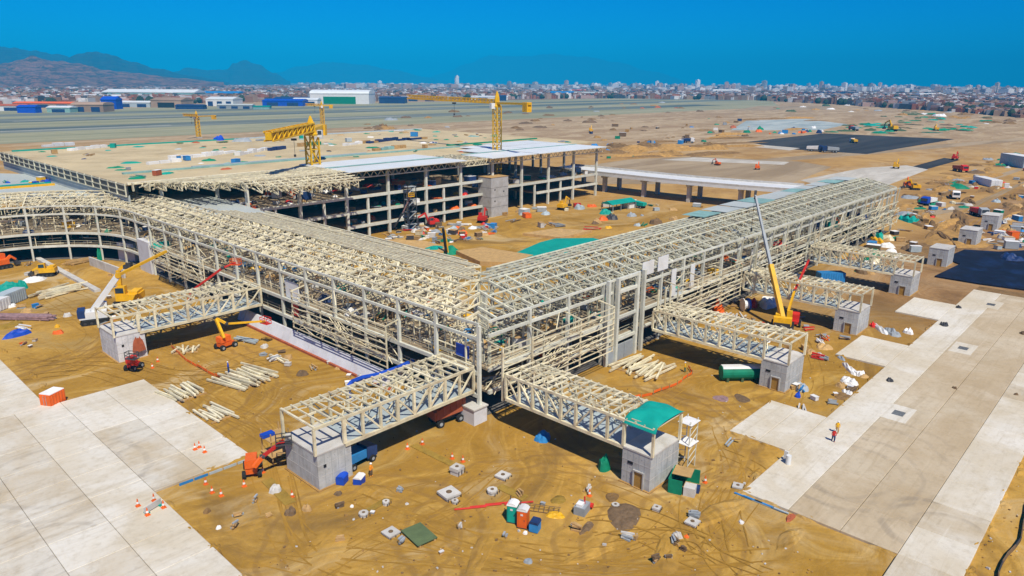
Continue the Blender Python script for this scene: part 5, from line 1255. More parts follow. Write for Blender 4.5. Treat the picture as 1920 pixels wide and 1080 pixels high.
    beam_stack('rusty violet pipe bundle at the left edge of the yard', G(38, 598), R(130), 8, 14, 2.4, 'pipe_violet', 14, 2, 'pipe_bundle', .05, .4)
    # blue-grey block surroundings
    for (px, py, lab) in ((642, 905, 'royal blue bin touching the near left block'), (674, 907, 'royal blue bin with pale lid on sand near the left block')):
        t = thing('waste_bin', lab, 'bin', G(px, py), R(30)); b = MB(); b.prism([(-.65, -.5), (.65, -.5), (.65, .5), (-.65, .5)], .05, .95); b.obj('tub', 'blue', t); b = MB(); b.extr([(-.54, .95), (.54, .95), (.3, 1.15), (-.3, 1.15)], -.68, .68); b.obj('lid', 'white_sheet' if px > 650 else 'blue', t)
    person('worker in orange vest standing right of the near left block', G(696, 893), R(200), 'hi_vis', 'mesh_brown', .1)
    person('worker in dark blue overall with red vest walking on the apron', G(1562, 828, SLAB_T) + Vector((0, 0, .01)), R(120), 'red', 'dark_blue', .3)
    person('worker in yellow vest walking ahead on the apron', G(1569, 812, SLAB_T) + Vector((0, 0, .01)), R(120), 'yellow', 'wood', .3)
    person('worker in orange vest beside the orange mesh fence', G(1284, 698), R(20), 'yellow', 'olive', .1)
    person('worker in blue overall on top of the largest beam stack', G(430, 707, .0) + Vector((0, 0, .9)), R(60), 'blue', 'dark_blue', .1)
    t = thing('parked_truck', 'dark blue truck parked under the near left bridge', 'truck', G(672, 868), R(5)); wheels(t, (-1.6, 1.4), 2.0, .45); b = MB(); b.box((0, 0, .75), (4.4, 1.0, .3)); b.obj('chassis', 'steel_dark', t); b = MB(); b.prism([(.7, -1), (2.3, -1), (2.3, 1), (.7, 1)], .6, [2.3, 1.9, 1.9, 2.3]); cb = b.obj('cab', 'dark_blue', t); b = MB(); b.box((2.33, 0, 1.5), (.05, 1.7, .6)); b.obj('windscreen', 'glass', cb); b = MB(); b.box((-.9, 0, 1.45), (3.0, 2.0, 1.1)); b.obj('cargo_bed', 'sky_blue', t)
    # stair tower + platform at the left end of block
    t = thing('work_platform', 'timber work platform with blue sheet beside the near left block', 'platform', G(520, 862), R(0))
    for (dx, dy) in ((-1.2, -1.2), (1.2, -1.2), (1.2, 1.2), (-1.2, 1.2)): b = MB(); b.bar((dx, dy, 0), (dx, dy, 4.4), .12); b.obj('post', 'wood', t)
    for z in (1.3, 3.4): b = MB(); b.box((0, 0, z), (2.8, 2.8, .1)); b.obj('deck', 'plywood', t)
    b = MB(); b.box((-.8, .4, 3.7), (1.6, .9, .4)); b.obj('sheet_bundle', 'blue', t)
    # tarped bridge end
    c = Vector((67.9, 40.2, 8.35)); b = MB()
    def fn(u, v):
        x, y = (u - .5) * 6.6, (v - .5) * 4.6; return (x, y, .75 * (1 - abs(u * 2 - 1) ** 3) * (1 - .5 * abs(v * 2 - 1) ** 3) + .12 * math.sin(u * 11) * math.sin(v * 9) - (.6 if v > .93 or u < .05 else 0))
    b.grid(18, 14, fn); tag(b.obj('green_tarpaulin', 'teal', None, c, 0, True), 'green tarpaulin draped over the outer end of the bridge', 'tarpaulin')
    t = thing('scaffold_stair', 'slim white scaffold tower with white boards behind the right tower', 'scaffold', (73.2, 38.4, 0))
    for (dx, dy) in ((-.9, -.7), (.9, -.7), (.9, .7), (-.9, .7)): b = MB(); b.bar((dx, dy, 0), (dx, dy, 6.6), .1); b.obj('post', 'grey_steel', t)
    for k in range(6): b = MB(); b.bar((-.9, -.7, k + .6), (.9, -.7, k + 1.4), .07); b.bar((-.9, .7, k + 1.4), (.9, .7, k + .6), .07); b.obj('brace', 'grey_steel', t)
    for z in (3.4, 6.2): b = MB(); b.box((0, 0, z), (2.2, 1.9, .08)); b.obj('board', 'white_sheet', t)
    t = thing('site_enclosure', 'green sheeted storage enclosure at the foot of the right tower', 'enclosure', G(1282, 915), R(18))
    for (p, d, rz) in (((1.7, 0, .9), (.1, 3.0, 1.8), 0), ((0, 1.5, .9), (3.4, .1, 1.8), 0), ((-1.7, .7, .9), (.1, 1.6, 1.8), 0)): b = MB(); b.box(p, d, rz); b.obj('sheeted_panel', 'green_tarp', t)
    b = MB(); b.box((.6, .3, 1.84), (2.2, 2.2, .07)); b.obj('board_roof', 'plywood', t)
    b = MB(); b.box((-1.0, -.9, .55), (1.3, 1.3, 1.1)); b.obj('mortar_box', 'pale_concrete', t)
    b = MB(); b.box((-.1, -1.5, .35), (.9, .7, .7)); b.obj('tool_chest', 'dark_blue', t)
    mound('covered_machine', 'machine wrapped in green sheet below the green-tarped bridge', 'machine', G(1132, 880), R(0), 1.6, 1.6, 2.2, 'green_tarp', 3)
    mound('skip_bag', 'blue bulk bags dumped under the right near bridge', 'bags', G(1018, 822), R(20), 3.2, 2.2, 1.2, 'sky_blue', 6)
    t = thing('hopper_truck', 'rusty orange hopper standing under the near left bridge', 'hopper', G(838, 790), R(-10))
    b = MB(); b.prism([(-2.6, -1.2), (2.4, -1.2), (2.4, 1.2), (-2.6, 1.2)], [1.2, 1.6, 1.6, 1.2], [2.4, 4.0, 4.0, 2.4]); b.obj('hopper_body', 'red_primer', t); wheels(t, (-1.7, 1.5), 2.2, .55); b = MB(); b.box((0, 0, .95), (4.6, 1.3, .5)); b.obj('chassis', 'steel_dark', t)
    for k in range(5): b = MB(); x = -2.2 + k * 1.05; b.box((x, -1.24, 2.2 + k * .2), (.12, .1, 1.3)); b.obj('hopper_rib', 'red_primer', t)
    # blue hose
    t = thing('blue_duct', 'thick blue ventilation duct snaking from the facade to the sand', 'duct', G(655, 735), 0)
    pts = [inv(t, p) for p in (G(776, 676, 4.2), G(745, 690, 3.6), G(712, 702, 2.8), G(680, 708, 2.2), G(660, 716, 1.5), G(652, 726, .9), G(653, 738, .45), G(664, 748, .4))]
    for a, c in zip(pts, pts[1:]): b = MB(); b.cyl(a, c, .38, n=8); b.obj('duct_section', 'blue', t)
    # mesh fences
    def fence(label, pp, h=.9):
        P_ = [G(*q) for q in pp]; t = thing('mesh_fence', label, 'mesh fence', P_[0]); b = MB()
        for a, c in zip(P_, P_[1:]):
            n = max(2, int((c - a).length / 1.6))
            for k in range(n):
                p, q = a.lerp(c, k / n) - P_[0], a.lerp(c, (k + .9) / n) - P_[0]; sag = rnd.uniform(.25, .45)
                m = MB(); m.bar(p + Vector((0, 0, sag)), q + Vector((0, 0, sag + rnd.uniform(-.1, .1))), .05, h * .45); m.obj('mesh_panel', 'orange', t)
                m = MB(); m.bar(p, p + Vector((0, 0, h)), .08); m.obj('stake', 'wood', t)
    fence('long orange mesh fence across the left yard sand', ((322, 652), (350, 678), (390, 700), (432, 718)))
    fence('orange mesh fence curving across sand before the third bridge', ((1180, 752), (1225, 740), (1270, 722), (1298, 702), (1290, 690)))
    # around the left far block
    boom_lift('small red scissor machine beside the red-stained block', G(252, 692), R(30), [G(250, 684, 1.6), G(247, 668, 3.2)], 'red', name='small_lift', cat='lift', w=1.7, l=2.4)
    mound('red_netting', 'red netting hung on the face of the white concrete block', 'netting', (40.2, 124.6, 1.6), R(0), 2.2, .7, 2.6, 'red_primer', 2)
    # left yard
    box_container('grey shipping container in the left yard', G(22, 568), R(40), (6.1, 2.5, 2.6), 'pale_blue_grey')
    box_container('pale white-topped cabin behind the grey container', G(-5, 582), R(40), (5, 2.5, 2.2), 'white_paint', 'site_cabin', 'cabin', 6, 'white_sheet')
    mound('teal_tent', 'teal canvas sheet over stores at the left edge', 'tarpaulin', G(12, 545), R(20), 9, 5, 1.8, 'teal', 5)
    mound('water_tank_cover', 'rounded teal tank beside the grey container', 'tank', G(41, 541), R(0), 2.6, 2.6, 2.2, 'teal', 11)
    mound('white_sheeting', 'heap of crumpled white sheeting in the left yard', 'sheeting', G(64, 526), R(10), 6, 4, 1.0, 'white_sheet', 7)
    mound('blue_scrap_pile', 'tangled blue scaffold clamps pile at the left edge', 'pile', G(33, 628), R(20), 5.5, 3.0, 1.1, 'blue', 8)
    mound('timber_pile', 'olive timber pile at the left edge behind blue scrap', 'pile', G(18, 612), R(20), 6, 2.4, .8, 'trench', 9)
    mound('yellow_barrow', 'small yellow barrow alone on the left yard sand', 'barrow', G(108, 613), R(50), 1.3, 1.0, .6, 'yellow', 10)
    mound('white_bags', 'few white cement bags on the left yard sand', 'bags', G(96, 598), R(0), 2.0, 1.2, .5, 'white_sheet', 12)
    mound('white_bags', 'white cement bags at the left edge below the container', 'bags', G(10, 577), R(0), 5.0, 2.0, .9, 'white_sheet', 13)
    e = G(88, 517); excavator('low yellow dozer at the back of the left yard', e, R(150), 1.0, 'yellow', ((2.0, 2.0), (3.0, 1.4), (3.4, .8)))
    excavator('orange excavator at the far left edge of the yard', G(4, 503), R(10), 1.1, 'orange', ((2.0, 2.6), (3.0, 1.6), (3.2, .9)))
    t = thing('kerb_wall', 'long pale concrete kerb running down from the curved wing', 'kerb', G(130, 516)); a, c = inv(t, G(70, 486)), inv(t, G(184, 548))
    for k in range(9): b = MB(); p, q = a.lerp(c, k / 9), a.lerp(c, (k + .96) / 9); b.bar(p + Vector((0, 0, .3)), q + Vector((0, 0, .3)), 1.3, .6); b.obj('kerb_stone', 'pale_concrete', t)
    t = thing('precast_wall', 'row of grey precast wall panels before the curved wing', 'wall', G(195, 508)); a, c = inv(t, G(170, 497)), inv(t, G(235, 522))
    for k in range(4): b = MB(); p, q = a.lerp(c, k / 4), a.lerp(c, (k + .97) / 4); b.bar(p + Vector((0, 0, 1.1)), q + Vector((0, 0, 1.1)), .4, 2.2); b.obj('wall_panel', 'pale_concrete', t)
    mound('green_netting', 'green netting hung in the curved wing ground floor', 'netting', G(190, 486), R(60), 4, 1.6, 4.2, 'green_tarp', 4)
    # right side between bridges
    t = thing('fuel_tank', 'long green and white horizontal tank under the third bridge', 'tank', G(1388, 712), R(-44)); b = MB(); b.cyl((-3.3, 0, 1.3), (3.3, 0, 1.3), 1.15, n=16); b.obj('tank_shell', 'green_tarp', t); b = MB(); b.extr([(-.8, 2.2), (.8, 2.2), (.5, 2.5), (-.5, 2.5)], -3.2, 3.2); b.obj('tank_walkway', 'white_sheet', t)
    for x in (-2.4, 0, 2.4): b = MB(); b.box((x, 0, .35), (.4, 2.0, .7)); b.obj('saddle', 'dark_green', t)
    mound('orange_netting', 'heap of orange safety netting before the second right bridge', 'netting', G(1345, 586), R(40), 5, 3, 2.6, 'orange', 5)
    mound('orange_netting', 'orange tarpaulin behind the blue and white ball', 'tarpaulin', G(1412, 574), R(10), 4, 2, 1.8, 'red', 6)
    t = thing('cable_drum', 'blue and white cable drum left of the telescopic crane', 'cable drum', G(1397, 583), R(50)); b = MB(); b.cyl((0, -.7, 1.4), (0, -.55, 1.4), 1.4, n=16); b.obj('flange', 'blue', t); b = MB(); b.cyl((0, .55, 1.4), (0, .7, 1.4), 1.4, n=16); b.obj('flange', 'white_sheet', t); b = MB(); b.cyl((0, -.55, 1.4), (0, .55, 1.4), .9, n=12); b.obj('cable', 'white_paint', t)
    mound('white_sheeting', 'big white sheet bundle in front of the second right bridge', 'sheeting', G(1440, 570), R(20), 9, 4, 1.8, 'white_sheet', 14)
    mound('dark_mat', 'brown mesh mat laid on sand before the third bridge tower', 'mat', G(1391, 747), R(50), 3.6, 2.2, .12, 'mesh_brown', 15)
    mound('dark_mat', 'greyish mesh mat left of the brown one', 'mat', G(1352, 747), R(20), 2.6, 2.6, .12, 'pipe_violet', 16)
    mound('blue_drum_bag', 'bright blue bag beside the third bridge tower', 'bag', G(1496, 744), R(0), 1.2, .9, .8, 'blue', 17)
    mound('rubble_heap', 'grey and blue rubble behind the third bridge tower', 'rubble', G(1502, 728), R(30), 3.6, 2.2, .9, 'grey_paint', 18)
    for (px, py, w, l, h, m_, lab) in ((1593, 693, 6.0, 1.2, .7, 'white_sheet', 'long white sheet roll beside the apron step'), (1612, 703, 1.8, 1.8, .9, 'white_sheet', 'square white sheet stack beside the apron step'), (1592, 716, 3.6, 2.6, .8, 'white_sheet', 'white and red sheet pile beside the apron step'), (1590, 737, 2.6, 1.6, .5, 'white_sheet', 'small white scrap pile nearest the apron edge'),
        (1582, 744, 3.4, 3.0, .3, 'dirt_dark', 'dark damp earth patch beside the apron edge'), (1545, 652, 3, 3, .8, 'plywood', 'plywood offcuts behind the apron finger'), (1540, 668, 3.5, 1.2, .5, 'pale_concrete', 'pale concrete offcuts behind the apron finger'), (1575, 670, 4, 1, .4, 'grey_paint', 'grey pipes lying before the apron finger'),
        (1650, 618, 7, 1.4, .8, 'white_paint', 'long white pipe stack behind the second apron finger'), (1672, 624, 6, 2.2, .9, 'grey_paint', 'grey pipe stack behind the second apron finger'), (1703, 624, 2.4, 1.8, 1.0, 'white_sheet', 'white block at the end of the pipe stacks'), (1637, 612, 1.8, 1.4, .9, 'red', 'red canister behind the second tower'),
        (1520, 660, 3, 2, .5, 'wood', 'timber scraps beside the telescopic crane'), (1645, 445, 7, 4, 2.0, 'teal', 'teal tarpaulin heap at the far end of the right wing'), (1705, 414, 12, 6, 2.2, 'teal', 'broad teal tarpaulin behind the right wing end'), (1640, 476, 8, 5, 1.6, 'green_tarp', 'green sheeted mound beside the right wing'),
        (1645, 452, 9, 3, 1.2, 'yellow', 'yellow pipe heap beside the right wing'), (1420, 690, 2, 2, .6, 'wood', 'timber pallet pile behind the long tank')):
        mound('stored_material', lab, 'material pile', G(px, py), R(40), w, l, h, m_, int(px) % 17)
    box_container('blue shipping container under the farthest truss bridge', G(1556, 530), R(-42), (6.1, 2.5, 2.6), 'sky_blue')
    # apron bits
    t = thing('white_post', 'white cylindrical post at the inner corner of the right apron', 'post', G(1477, 874), 0); b = MB(); b.cyl((0, 0, 0), (0, 0, 1.5), .32, n=12); b.obj('barrel', 'white_paint', t); b = MB(); b.box((.7, .6, .8), (.25, .5, 1.6)); b.obj('marker_board', 'white_sheet', t)
    t = thing('plank_pile', 'blue and grey formwork planks below the right apron edge', 'planks', G(1430, 945)); a, c = inv(t, G(1377, 925)), inv(t, G(1470, 962))
    for k in range(6): b = MB(); p, q = a.lerp(c, k * .14), a.lerp(c, min(1, k * .14 + .38)); o_ = Vector((0, -.25 * (k % 3), .1 + .08 * (k % 2))); b.bar(p + o_, q + o_, .22, .1); b.obj('plank', 'sky_blue' if k % 3 < 2 else 'pale_blue_grey', t)
    mound('rubble_heap', 'small rubble with orange rag at the end of planks', 'rubble', G(1482, 971), 0, 2.2, .8, .3, 'red_primer', 3)
    t = thing('sawhorse', 'timber and blue pipes below the apron finger', 'pipes', G(1372, 833)); b = MB(); b.bar((-1.2, 0, .2), (1.4, .3, .2), .18); b.bar((-1.0, .4, .2), (1.2, .7, .25), .18); b.obj('pipe', 'pale_blue_grey', t); b = MB(); b.bar((.8, .9, .1), (.9, -.8, .7), .3, .1); b.obj('board', 'plywood', t)
    for (px, py, m_, s, lab) in ((1390, 980, 'white_sheet', .8, 'small white crate alone on sand right of the flat manhole'), (1270, 1005, 'pale_concrete', 1.4, 'scraps of timber and tin below the flat square manhole'), (1287, 1007, 'orange', .7, 'small orange canister below the flat square manhole'), (1342, 1015, 'orange', 0.01, ''),
        (410, 990, 'white_sheet', .8, 'small white box alone on sand near the left apron'), (545, 962, 'mesh_brown', 1.7, 'dark timber crate left of the sandy clearing'), (575, 955, 'wood', 1.5, 'pale timber crate right of the dark one'), (517, 920, 'pale_concrete', 2.0, 'broken pale concrete lump beside the olive trench'), (388, 960, 'dirt_dark', 1.1, 'brown clod of earth near the left apron'),
        (660, 950, 'white_sheet', .6, 'tiny pale stone right of the timber crates'), (985, 1000, 'white_sheet', .7, 'tiny white scrap below the orange toilet'), (1668, 714, 'steel_dark', 1.5, 'grey trolley parked on the right apron'), (1770, 610, 'steel_dark', 2.0, 'dark timber pallet on the right apron beside the step'),
        (1790, 728, 'mesh_brown', .9, 'small dark lump on the right apron middle'), (1905, 740, 'mesh_brown', .8, 'small dark lump at the right picture edge'), (1918, 626, 'mesh_brown', 1.6, 'dark crate at the right picture edge'), (1797, 577, 'steel_dark', 1.4, 'grey lump on the apron by the last finger')):
        if not lab: continue
        z = SLAB_T + .012 if (px > 1640 and py > 560) else 0
        s *= .75; p = G(px, py, z); mound('site_scrap', lab, 'scrap', p, rnd.uniform(0, 3), s * 1.2, s, s * .55, m_, int(px) % 13)
    # flat dark navy patch over the ground on the right
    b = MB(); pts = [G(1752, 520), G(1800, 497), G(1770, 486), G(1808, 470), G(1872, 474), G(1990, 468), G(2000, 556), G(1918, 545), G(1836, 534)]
    b.prism([(p.x - 215, p.y - 32) for p in pts], 0, .40); tag(b.obj('navy_patch', 'dark_navy', None, (215, 32, 0)), 'dark navy patch over ground at the end of the right apron', 'sheeting')
    mound('blue_sheeting_heap', 'heap of navy sheeting at the right picture edge', 'sheeting', G(1895, 487), R(30), 9, 6, 2.0, 'dark_blue', 4)
build_foreground()

# ================================================================== SCATTERED SITE MATERIAL
CW = {'green_tarp': 'green', 'teal': 'teal', 'blue': 'bright blue', 'sky_blue': 'blue', 'dark_blue': 'navy', 'red': 'red', 'orange': 'orange', 'yellow': 'yellow', 'white_sheet': 'white', 'grey_paint': 'grey',
      'pale_blue_grey': 'pale blue-grey', 'wood': 'timber', 'plywood': 'plywood', 'pale_concrete': 'pale concrete', 'dirt_pile': 'sandy', 'dirt_dark': 'dark', 'cream_steel': 'cream', 'mesh_brown': 'brown', 'steel_dark': 'black', 'pale_teal': 'pale teal', 'dark_green': 'dark green', 'red_primer': 'rust red', 'hi_vis': 'orange', 'pipe_violet': 'violet brown', 'concrete': 'grey concrete', 'white_paint': 'white', 'trench': 'olive'}
def heap(pos, s, mat, where, r_, flat=.35, ratio=None, hname='sheeted_heap'):
    w = s; l = s * (ratio or r_.uniform(.5, 1.3)); h = s * flat * r_.uniform(.7, 1.3)
    nm = 'dirt_mound' if mat.startswith('dirt') else hname; word = hname.replace('_', ' ')
    o = inst(nm, mound_mesh(1, 1, 1, r_.randint(1, 9), mat, 8), None, pos, r_.uniform(0, 3.1), (w, l, h))
    return tag(o, f'{CW[mat]} {"earth mound" if nm == "dirt_mound" else word} {where}', 'mound' if nm == 'dirt_mound' else 'heap', f'{"earth mounds" if nm == "dirt_mound" else word + "s"} {where}')
def crate(pos, s, mat, where, r_):
    t = thing('crate', f'{CW[mat]} crate {where}', 'crate', pos, r_.uniform(0, 3.1), f'crates {where}')
    d = (s, s * r_.uniform(.5, .9), s * r_.uniform(.4, .7))
    member('crate_body', (-d[0] / 2, 0, d[2] / 2 + .1), (d[0] / 2, 0, d[2] / 2 + .1), d[1], d[2], mat, t)
    member('bearer', (-d[0] / 2, -d[1] * .3, .05), (d[0] / 2, -d[1] * .3, .05), .12, .1, 'wood', t); member('bearer', (-d[0] / 2, d[1] * .3, .05), (d[0] / 2, d[1] * .3, .05), .12, .1, 'wood', t)
    member('crate_lid', (-d[0] / 2 - .05, 0, d[2] + .13), (d[0] / 2 + .05, 0, d[2] + .13), d[1] + .1, .06, r_.choice((mat, 'white_sheet', 'wood')), t)
    return t
def planks(pos, s, mat, where, r_):
    t = thing('plank_pile', f'{CW[mat]} pole pile {where}', 'pole pile', pos, r_.uniform(0, 3.1), f'pole piles {where}')
    for k in range(r_.randint(4, 7)):
        a = r_.uniform(-.3, .3); l = s * r_.uniform(.6, 1.1); y = r_.uniform(-.25, .25) * s; z = .12 + .1 * k
        member('pole', (-l / 2, y - a * l / 2, z), (l / 2, y + a * l / 2, z + r_.uniform(-.08, .08)), .2 * max(1, s / 4), .18, mat if k % 3 else r_.choice((mat, 'wood', 'grey_paint')), t)
    return t
def truck(pos, rz, cabm, bedm, where, s=1.0):
    t = thing('tipper_truck', f'{CW[cabm]} lorry with {CW[bedm]} bed {where}', 'truck', pos, rz, f'lorries {where}'); t.scale = (s, s, s)
    wheels(t, (-2.4, -1.2, 2.2), 2.2, .52); member('chassis', (-3.4, 0, .85), (3.2, 0, .85), 1.0, .35, 'steel_dark', t)
    b = MB(); b.prism([(1.5, -1.15), (3.3, -1.15), (3.3, 1.15), (1.5, 1.15)], .8, [2.9, 2.5, 2.5, 2.9]); c = b.obj('cab', cabm, t); b = MB(); b.box((3.33, 0, 2.0), (.06, 1.9, .8)); b.obj('windscreen', 'glass', c)
    b = MB(); b.prism([(-3.5, -1.2), (1.2, -1.2), (1.2, 1.2), (-3.5, 1.2)], 1.05, [2.2, 2.5, 2.5, 2.2]); b.obj('cargo_bed', bedm, t)
    return t
def scatter(region, n, where, seed, mats, size, z=None, kinds=('heap', 'crate', 'planks'), wts=(5, 3, 3), flat=.35, avoid=None, hname='sheeted_heap'):
    r_ = random.Random(seed)
    for k in range(n):
        for tr in range(30):
            p = region(r_)
            if not avoid or not avoid(p): break
        s = r_.uniform(*size); m_ = r_.choice(mats); kd = r_.choices(kinds, wts)[0]
        if kd == 'heap': heap(p, s, m_, where, r_, flat, None, hname)
        elif kd == 'crate': crate(p, s * .7, m_, where, r_)
        elif kd == 'planks': planks(p, s * 1.2, m_ if m_ not in ('dirt_pile', 'dirt_dark') else 'wood', where, r_)
def pxr(x0, x1, y0, y1, z=0.0): return lambda r_: G(r_.uniform(x0, x1), r_.uniform(y0, y1), z)
def tri(pts, z=0.0):
    def f(r_):
        for _ in range(200):
            px, py = r_.uniform(min(p[0] for p in pts), max(p[0] for p in pts)), r_.uniform(min(p[1] for p in pts), max(p[1] for p in pts))
            ins = False; j = len(pts) - 1
            for i in range(len(pts)):
                if (pts[i][1] > py) != (pts[j][1] > py) and px < (pts[j][0] - pts[i][0]) * (py - pts[i][1]) / (pts[j][1] - pts[i][1]) + pts[i][0]: ins = not ins
                j = i
            if ins: return G(px, py, z)
        return G(px, py, z)
    return f
def build_scatter():
    junk = ('grey_paint', 'white_sheet', 'wood', 'red', 'sky_blue', 'pale_blue_grey', 'orange', 'pale_concrete', 'mesh_brown', 'steel_dark', 'green_tarp', 'cream_steel')
    scatter(tri([(715, 440), (800, 415), (900, 415), (935, 432), (925, 448), (870, 452), (800, 462), (720, 455)]), 120, 'in the crowded yard before the hall', 31, junk, (1.2, 3.8), wts=(4, 3, 5), flat=.28)
    scatter(tri([(930, 405), (1050, 378), (1110, 385), (1320, 385), (1330, 400), (1200, 430), (1000, 440)]), 46, 'on the open courtyard earth', 32, junk + ('teal', 'yellow', 'dirt_pile'), (1.6, 5))
    WLf = lambda zf, t0, t1: (lambda r_: Z(WL(r_.uniform(t0, t1), r_.uniform(1.2, 19)), zf + .02))
    WRf = lambda zf, t0, t1: (lambda r_: Z(WR(r_.uniform(t0, t1), r_.uniform(1.2, 19)), zf + .02))
    fl = ('wood', 'plywood', 'white_sheet', 'green_tarp', 'teal', 'orange', 'grey_paint', 'sky_blue', 'mesh_brown', 'pale_concrete', 'dark_blue', 'yellow')
    inside = lambda p: (p.x < 65 and False)
    scatter(WLf(SLAB2, 76, 150), 70, 'on the upper floor of the left wing', 41, fl, (1.4, 4.2), flat=.32, hname='floor_bundle')
    scatter(WLf(SLAB2, 150, 235), 34, 'on the upper floor of the curved wing', 42, fl, (1.5, 4.5), flat=.35, hname='floor_bundle')
    scatter(WRf(SLAB2, 72, 150), 60, 'on the upper floor of the right wing', 43, fl, (1.4, 4.0), flat=.32, hname='floor_bundle')
    scatter(WRf(SLAB2, 150, 248), 50, 'on the far upper floor of the right wing', 44, fl + ('red', 'dark_blue'), (1.8, 5), flat=.4, hname='floor_bundle')
    scatter(lambda r_: Vector((r_.uniform(66, 82), r_.uniform(68, 84), SLAB1 + .02)), 16, 'on the lower floor at the front corner', 45, fl, (1.2, 3), hname='floor_bundle')
    scatter(lambda r_: Vector((r_.uniform(66, 90), r_.uniform(92, 140), SLAB1 + .02)), 16, 'on the lower floor of the left wing', 46, fl, (1.4, 3), hname='floor_bundle')
    scatter(lambda r_: Vector((r_.uniform(91, 177), r_.uniform(182, 200), 12.62)), 60, 'on the top deck of the hall', 47, ('wood', 'grey_paint', 'white_sheet', 'pale_concrete', 'red', 'mesh_brown', 'plywood', 'dark_blue', 'orange'), (1.6, 5), flat=.28, hname='deck_bundle')
    scatter(lambda r_: Vector((r_.uniform(179, 245), r_.uniform(182.5, 198), 9.22)), 34, 'on the right deck of the hall', 48, ('wood', 'grey_paint', 'white_sheet', 'pale_concrete', 'green_tarp', 'mesh_brown', 'plywood', 'dark_blue'), (1.6, 5), flat=.3, hname='deck_bundle')
    scatter(lambda r_: Vector((r_.uniform(122, 177), r_.uniform(181.5, 188), r_.choice((7.92, 3.62)))), 34, 'on the lower storeys of the hall', 49, ('wood', 'red', 'yellow', 'white_sheet', 'green_tarp', 'teal', 'grey_paint', 'orange'), (1.4, 3.6), flat=.35, hname='deck_bundle')
    # beige roof
    roof = lambda r_: Vector((r_.uniform(72, 262), r_.uniform(203, 317), 20.02))
    scatter(roof, 46, 'on the flat beige roof', 51, ('green_tarp', 'green_tarp', 'green_tarp', 'teal', 'pale_teal'), (2.0, 5.5), kinds=('heap',), wts=(1,), flat=.10, hname='roof_tarpaulin')
    scatter(roof, 22, 'lying on the beige roof', 52, ('white_sheet', 'red_primer', 'dark_blue', 'sky_blue', 'wood', 'grey_paint'), (2, 5), kinds=('heap', 'crate', 'planks'), wts=(3, 2, 2), flat=.15, hname='roof_bundle')
    scatter(roof, 40, 'strewn over the beige roof', 54, ('wood', 'grey_paint', 'white_sheet', 'green_tarp', 'mesh_brown', 'teal', 'pale_blue_grey', 'red_primer'), (1.5, 5), kinds=('planks', 'crate', 'heap'), wts=(4, 3, 3), flat=.12, hname='roof_bundle')
    rows = [((277, 309), (340, 303)), ((318, 300), (378, 294)), ((382, 294), (440, 286)), ((445, 292), (500, 281)), ((645, 274), (692, 267)), ((690, 269), (745, 262)), ((80, 276), (140, 272)), ((745, 264), (800, 260)), ((505, 283), (535, 279)), ((130, 283), (200, 276)), ((560, 275), (600, 271)), ((700, 283), (760, 277))]
    for k, (pa, pb) in enumerate(rows):
        a, c = G(*pa, 20.0), G(*pb, 20.0); m_ = (a + c) / 2; mat = ('white_sheet', 'white_sheet', 'white_sheet', 'white_sheet', 'white_sheet', 'dark_blue', 'white_sheet', 'dark_blue', 'dark_blue', 'white_sheet', 'green_tarp', 'pale_teal')[k]
        t = thing('roofing_row', f'{CW[mat]} row of roofing rolls on the beige roof', 'roofing rolls', m_, 0, 'rows of roofing material')
        n = max(3, int((c - a).length / 3.2))
        for i in range(n):
            p, q = a.lerp(c, i / n) - m_, a.lerp(c, (i + .9) / n) - m_; b = MB(); h = rnd.uniform(.7, 1.5); b.bar(p + Vector((0, 0, h / 2 + .02)), q + Vector((0, 0, h / 2 + .02)), rnd.uniform(1.4, 2.4), h); b.obj('roofing_bundle', mat if rnd.random() < .85 else 'wood', t)
    heap(G(455, 265, 20.0), 9, 'grey_paint', 'beside the far roof gutter', rnd, .3)
    heap(G(411, 263, 20.0), 5, 'blue', 'beside the far roof gutter', rnd, .5)
    # grey link roof bits
    scatter(pxr(5, 110, 338, 346, 14.1), 12, 'along the yellow roof gutter', 53, ('teal', 'yellow', 'white_sheet', 'blue'), (1.5, 3.5))
    # earth on the right
    R1 = tri([(1690, 440), (1700, 400), (1760, 360), (1900, 300), (1925, 300), (1925, 460), (1880, 440), (1820, 400), (1760, 430)])
    scatter(R1, 85, 'on rough earth beyond the right wing', 61, junk + ('dirt_pile', 'dirt_dark', 'dirt_dark', 'mesh_brown'), (1.5, 4.5), wts=(4, 4, 4), flat=.28)
    scatter(tri([(1690, 380), (1740, 340), (1900, 280), (1920, 290), (1800, 350), (1700, 410)]), 46, 'along the haul roads', 62, ('dirt_dark', 'dirt_pile', 'mesh_brown', 'dirt_dark', 'grey_paint', 'dirt_pile', 'green_tarp', 'dirt_pile'), (4, 10), kinds=('heap', 'planks'), wts=(4, 1), flat=.16)
    scatter(tri([(1830, 440), (1925, 400), (1925, 465), (1870, 470)]), 34, 'in the storage yard at the right edge', 63, ('grey_paint', 'white_sheet', 'dark_blue', 'wood', 'pale_blue_grey', 'sky_blue', 'pale_concrete'), (2, 5))
    scatter(tri([(1560, 500), (1690, 430), (1720, 470), (1640, 520)]), 26, 'between the right wing and the lone towers', 64, junk + ('dirt_dark', 'dirt_dark'), (2, 5))
    scatter(tri([(1690, 470), (1800, 430), (1820, 448), (1720, 490)]), 8, 'before the lone concrete towers', 65, ('dirt_dark', 'dirt_pile'), (9, 18), kinds=('heap',), wts=(1,), flat=.05)
    # behind the hall and the far earthworks
    scatter(tri([(1130, 300), (1090, 262), (1120, 232), (1420, 215), (1400, 255), (1290, 285)]), 60, 'on the earthworks behind the hall', 71, ('dirt_pile', 'dirt_dark', 'dark_blue', 'green_tarp', 'sky_blue', 'grey_paint', 'dirt_dark', 'dirt_pile', 'mesh_brown'), (3, 9), kinds=('heap', 'crate', 'planks'), wts=(4, 2, 1), flat=.25, hname='field_bundle')
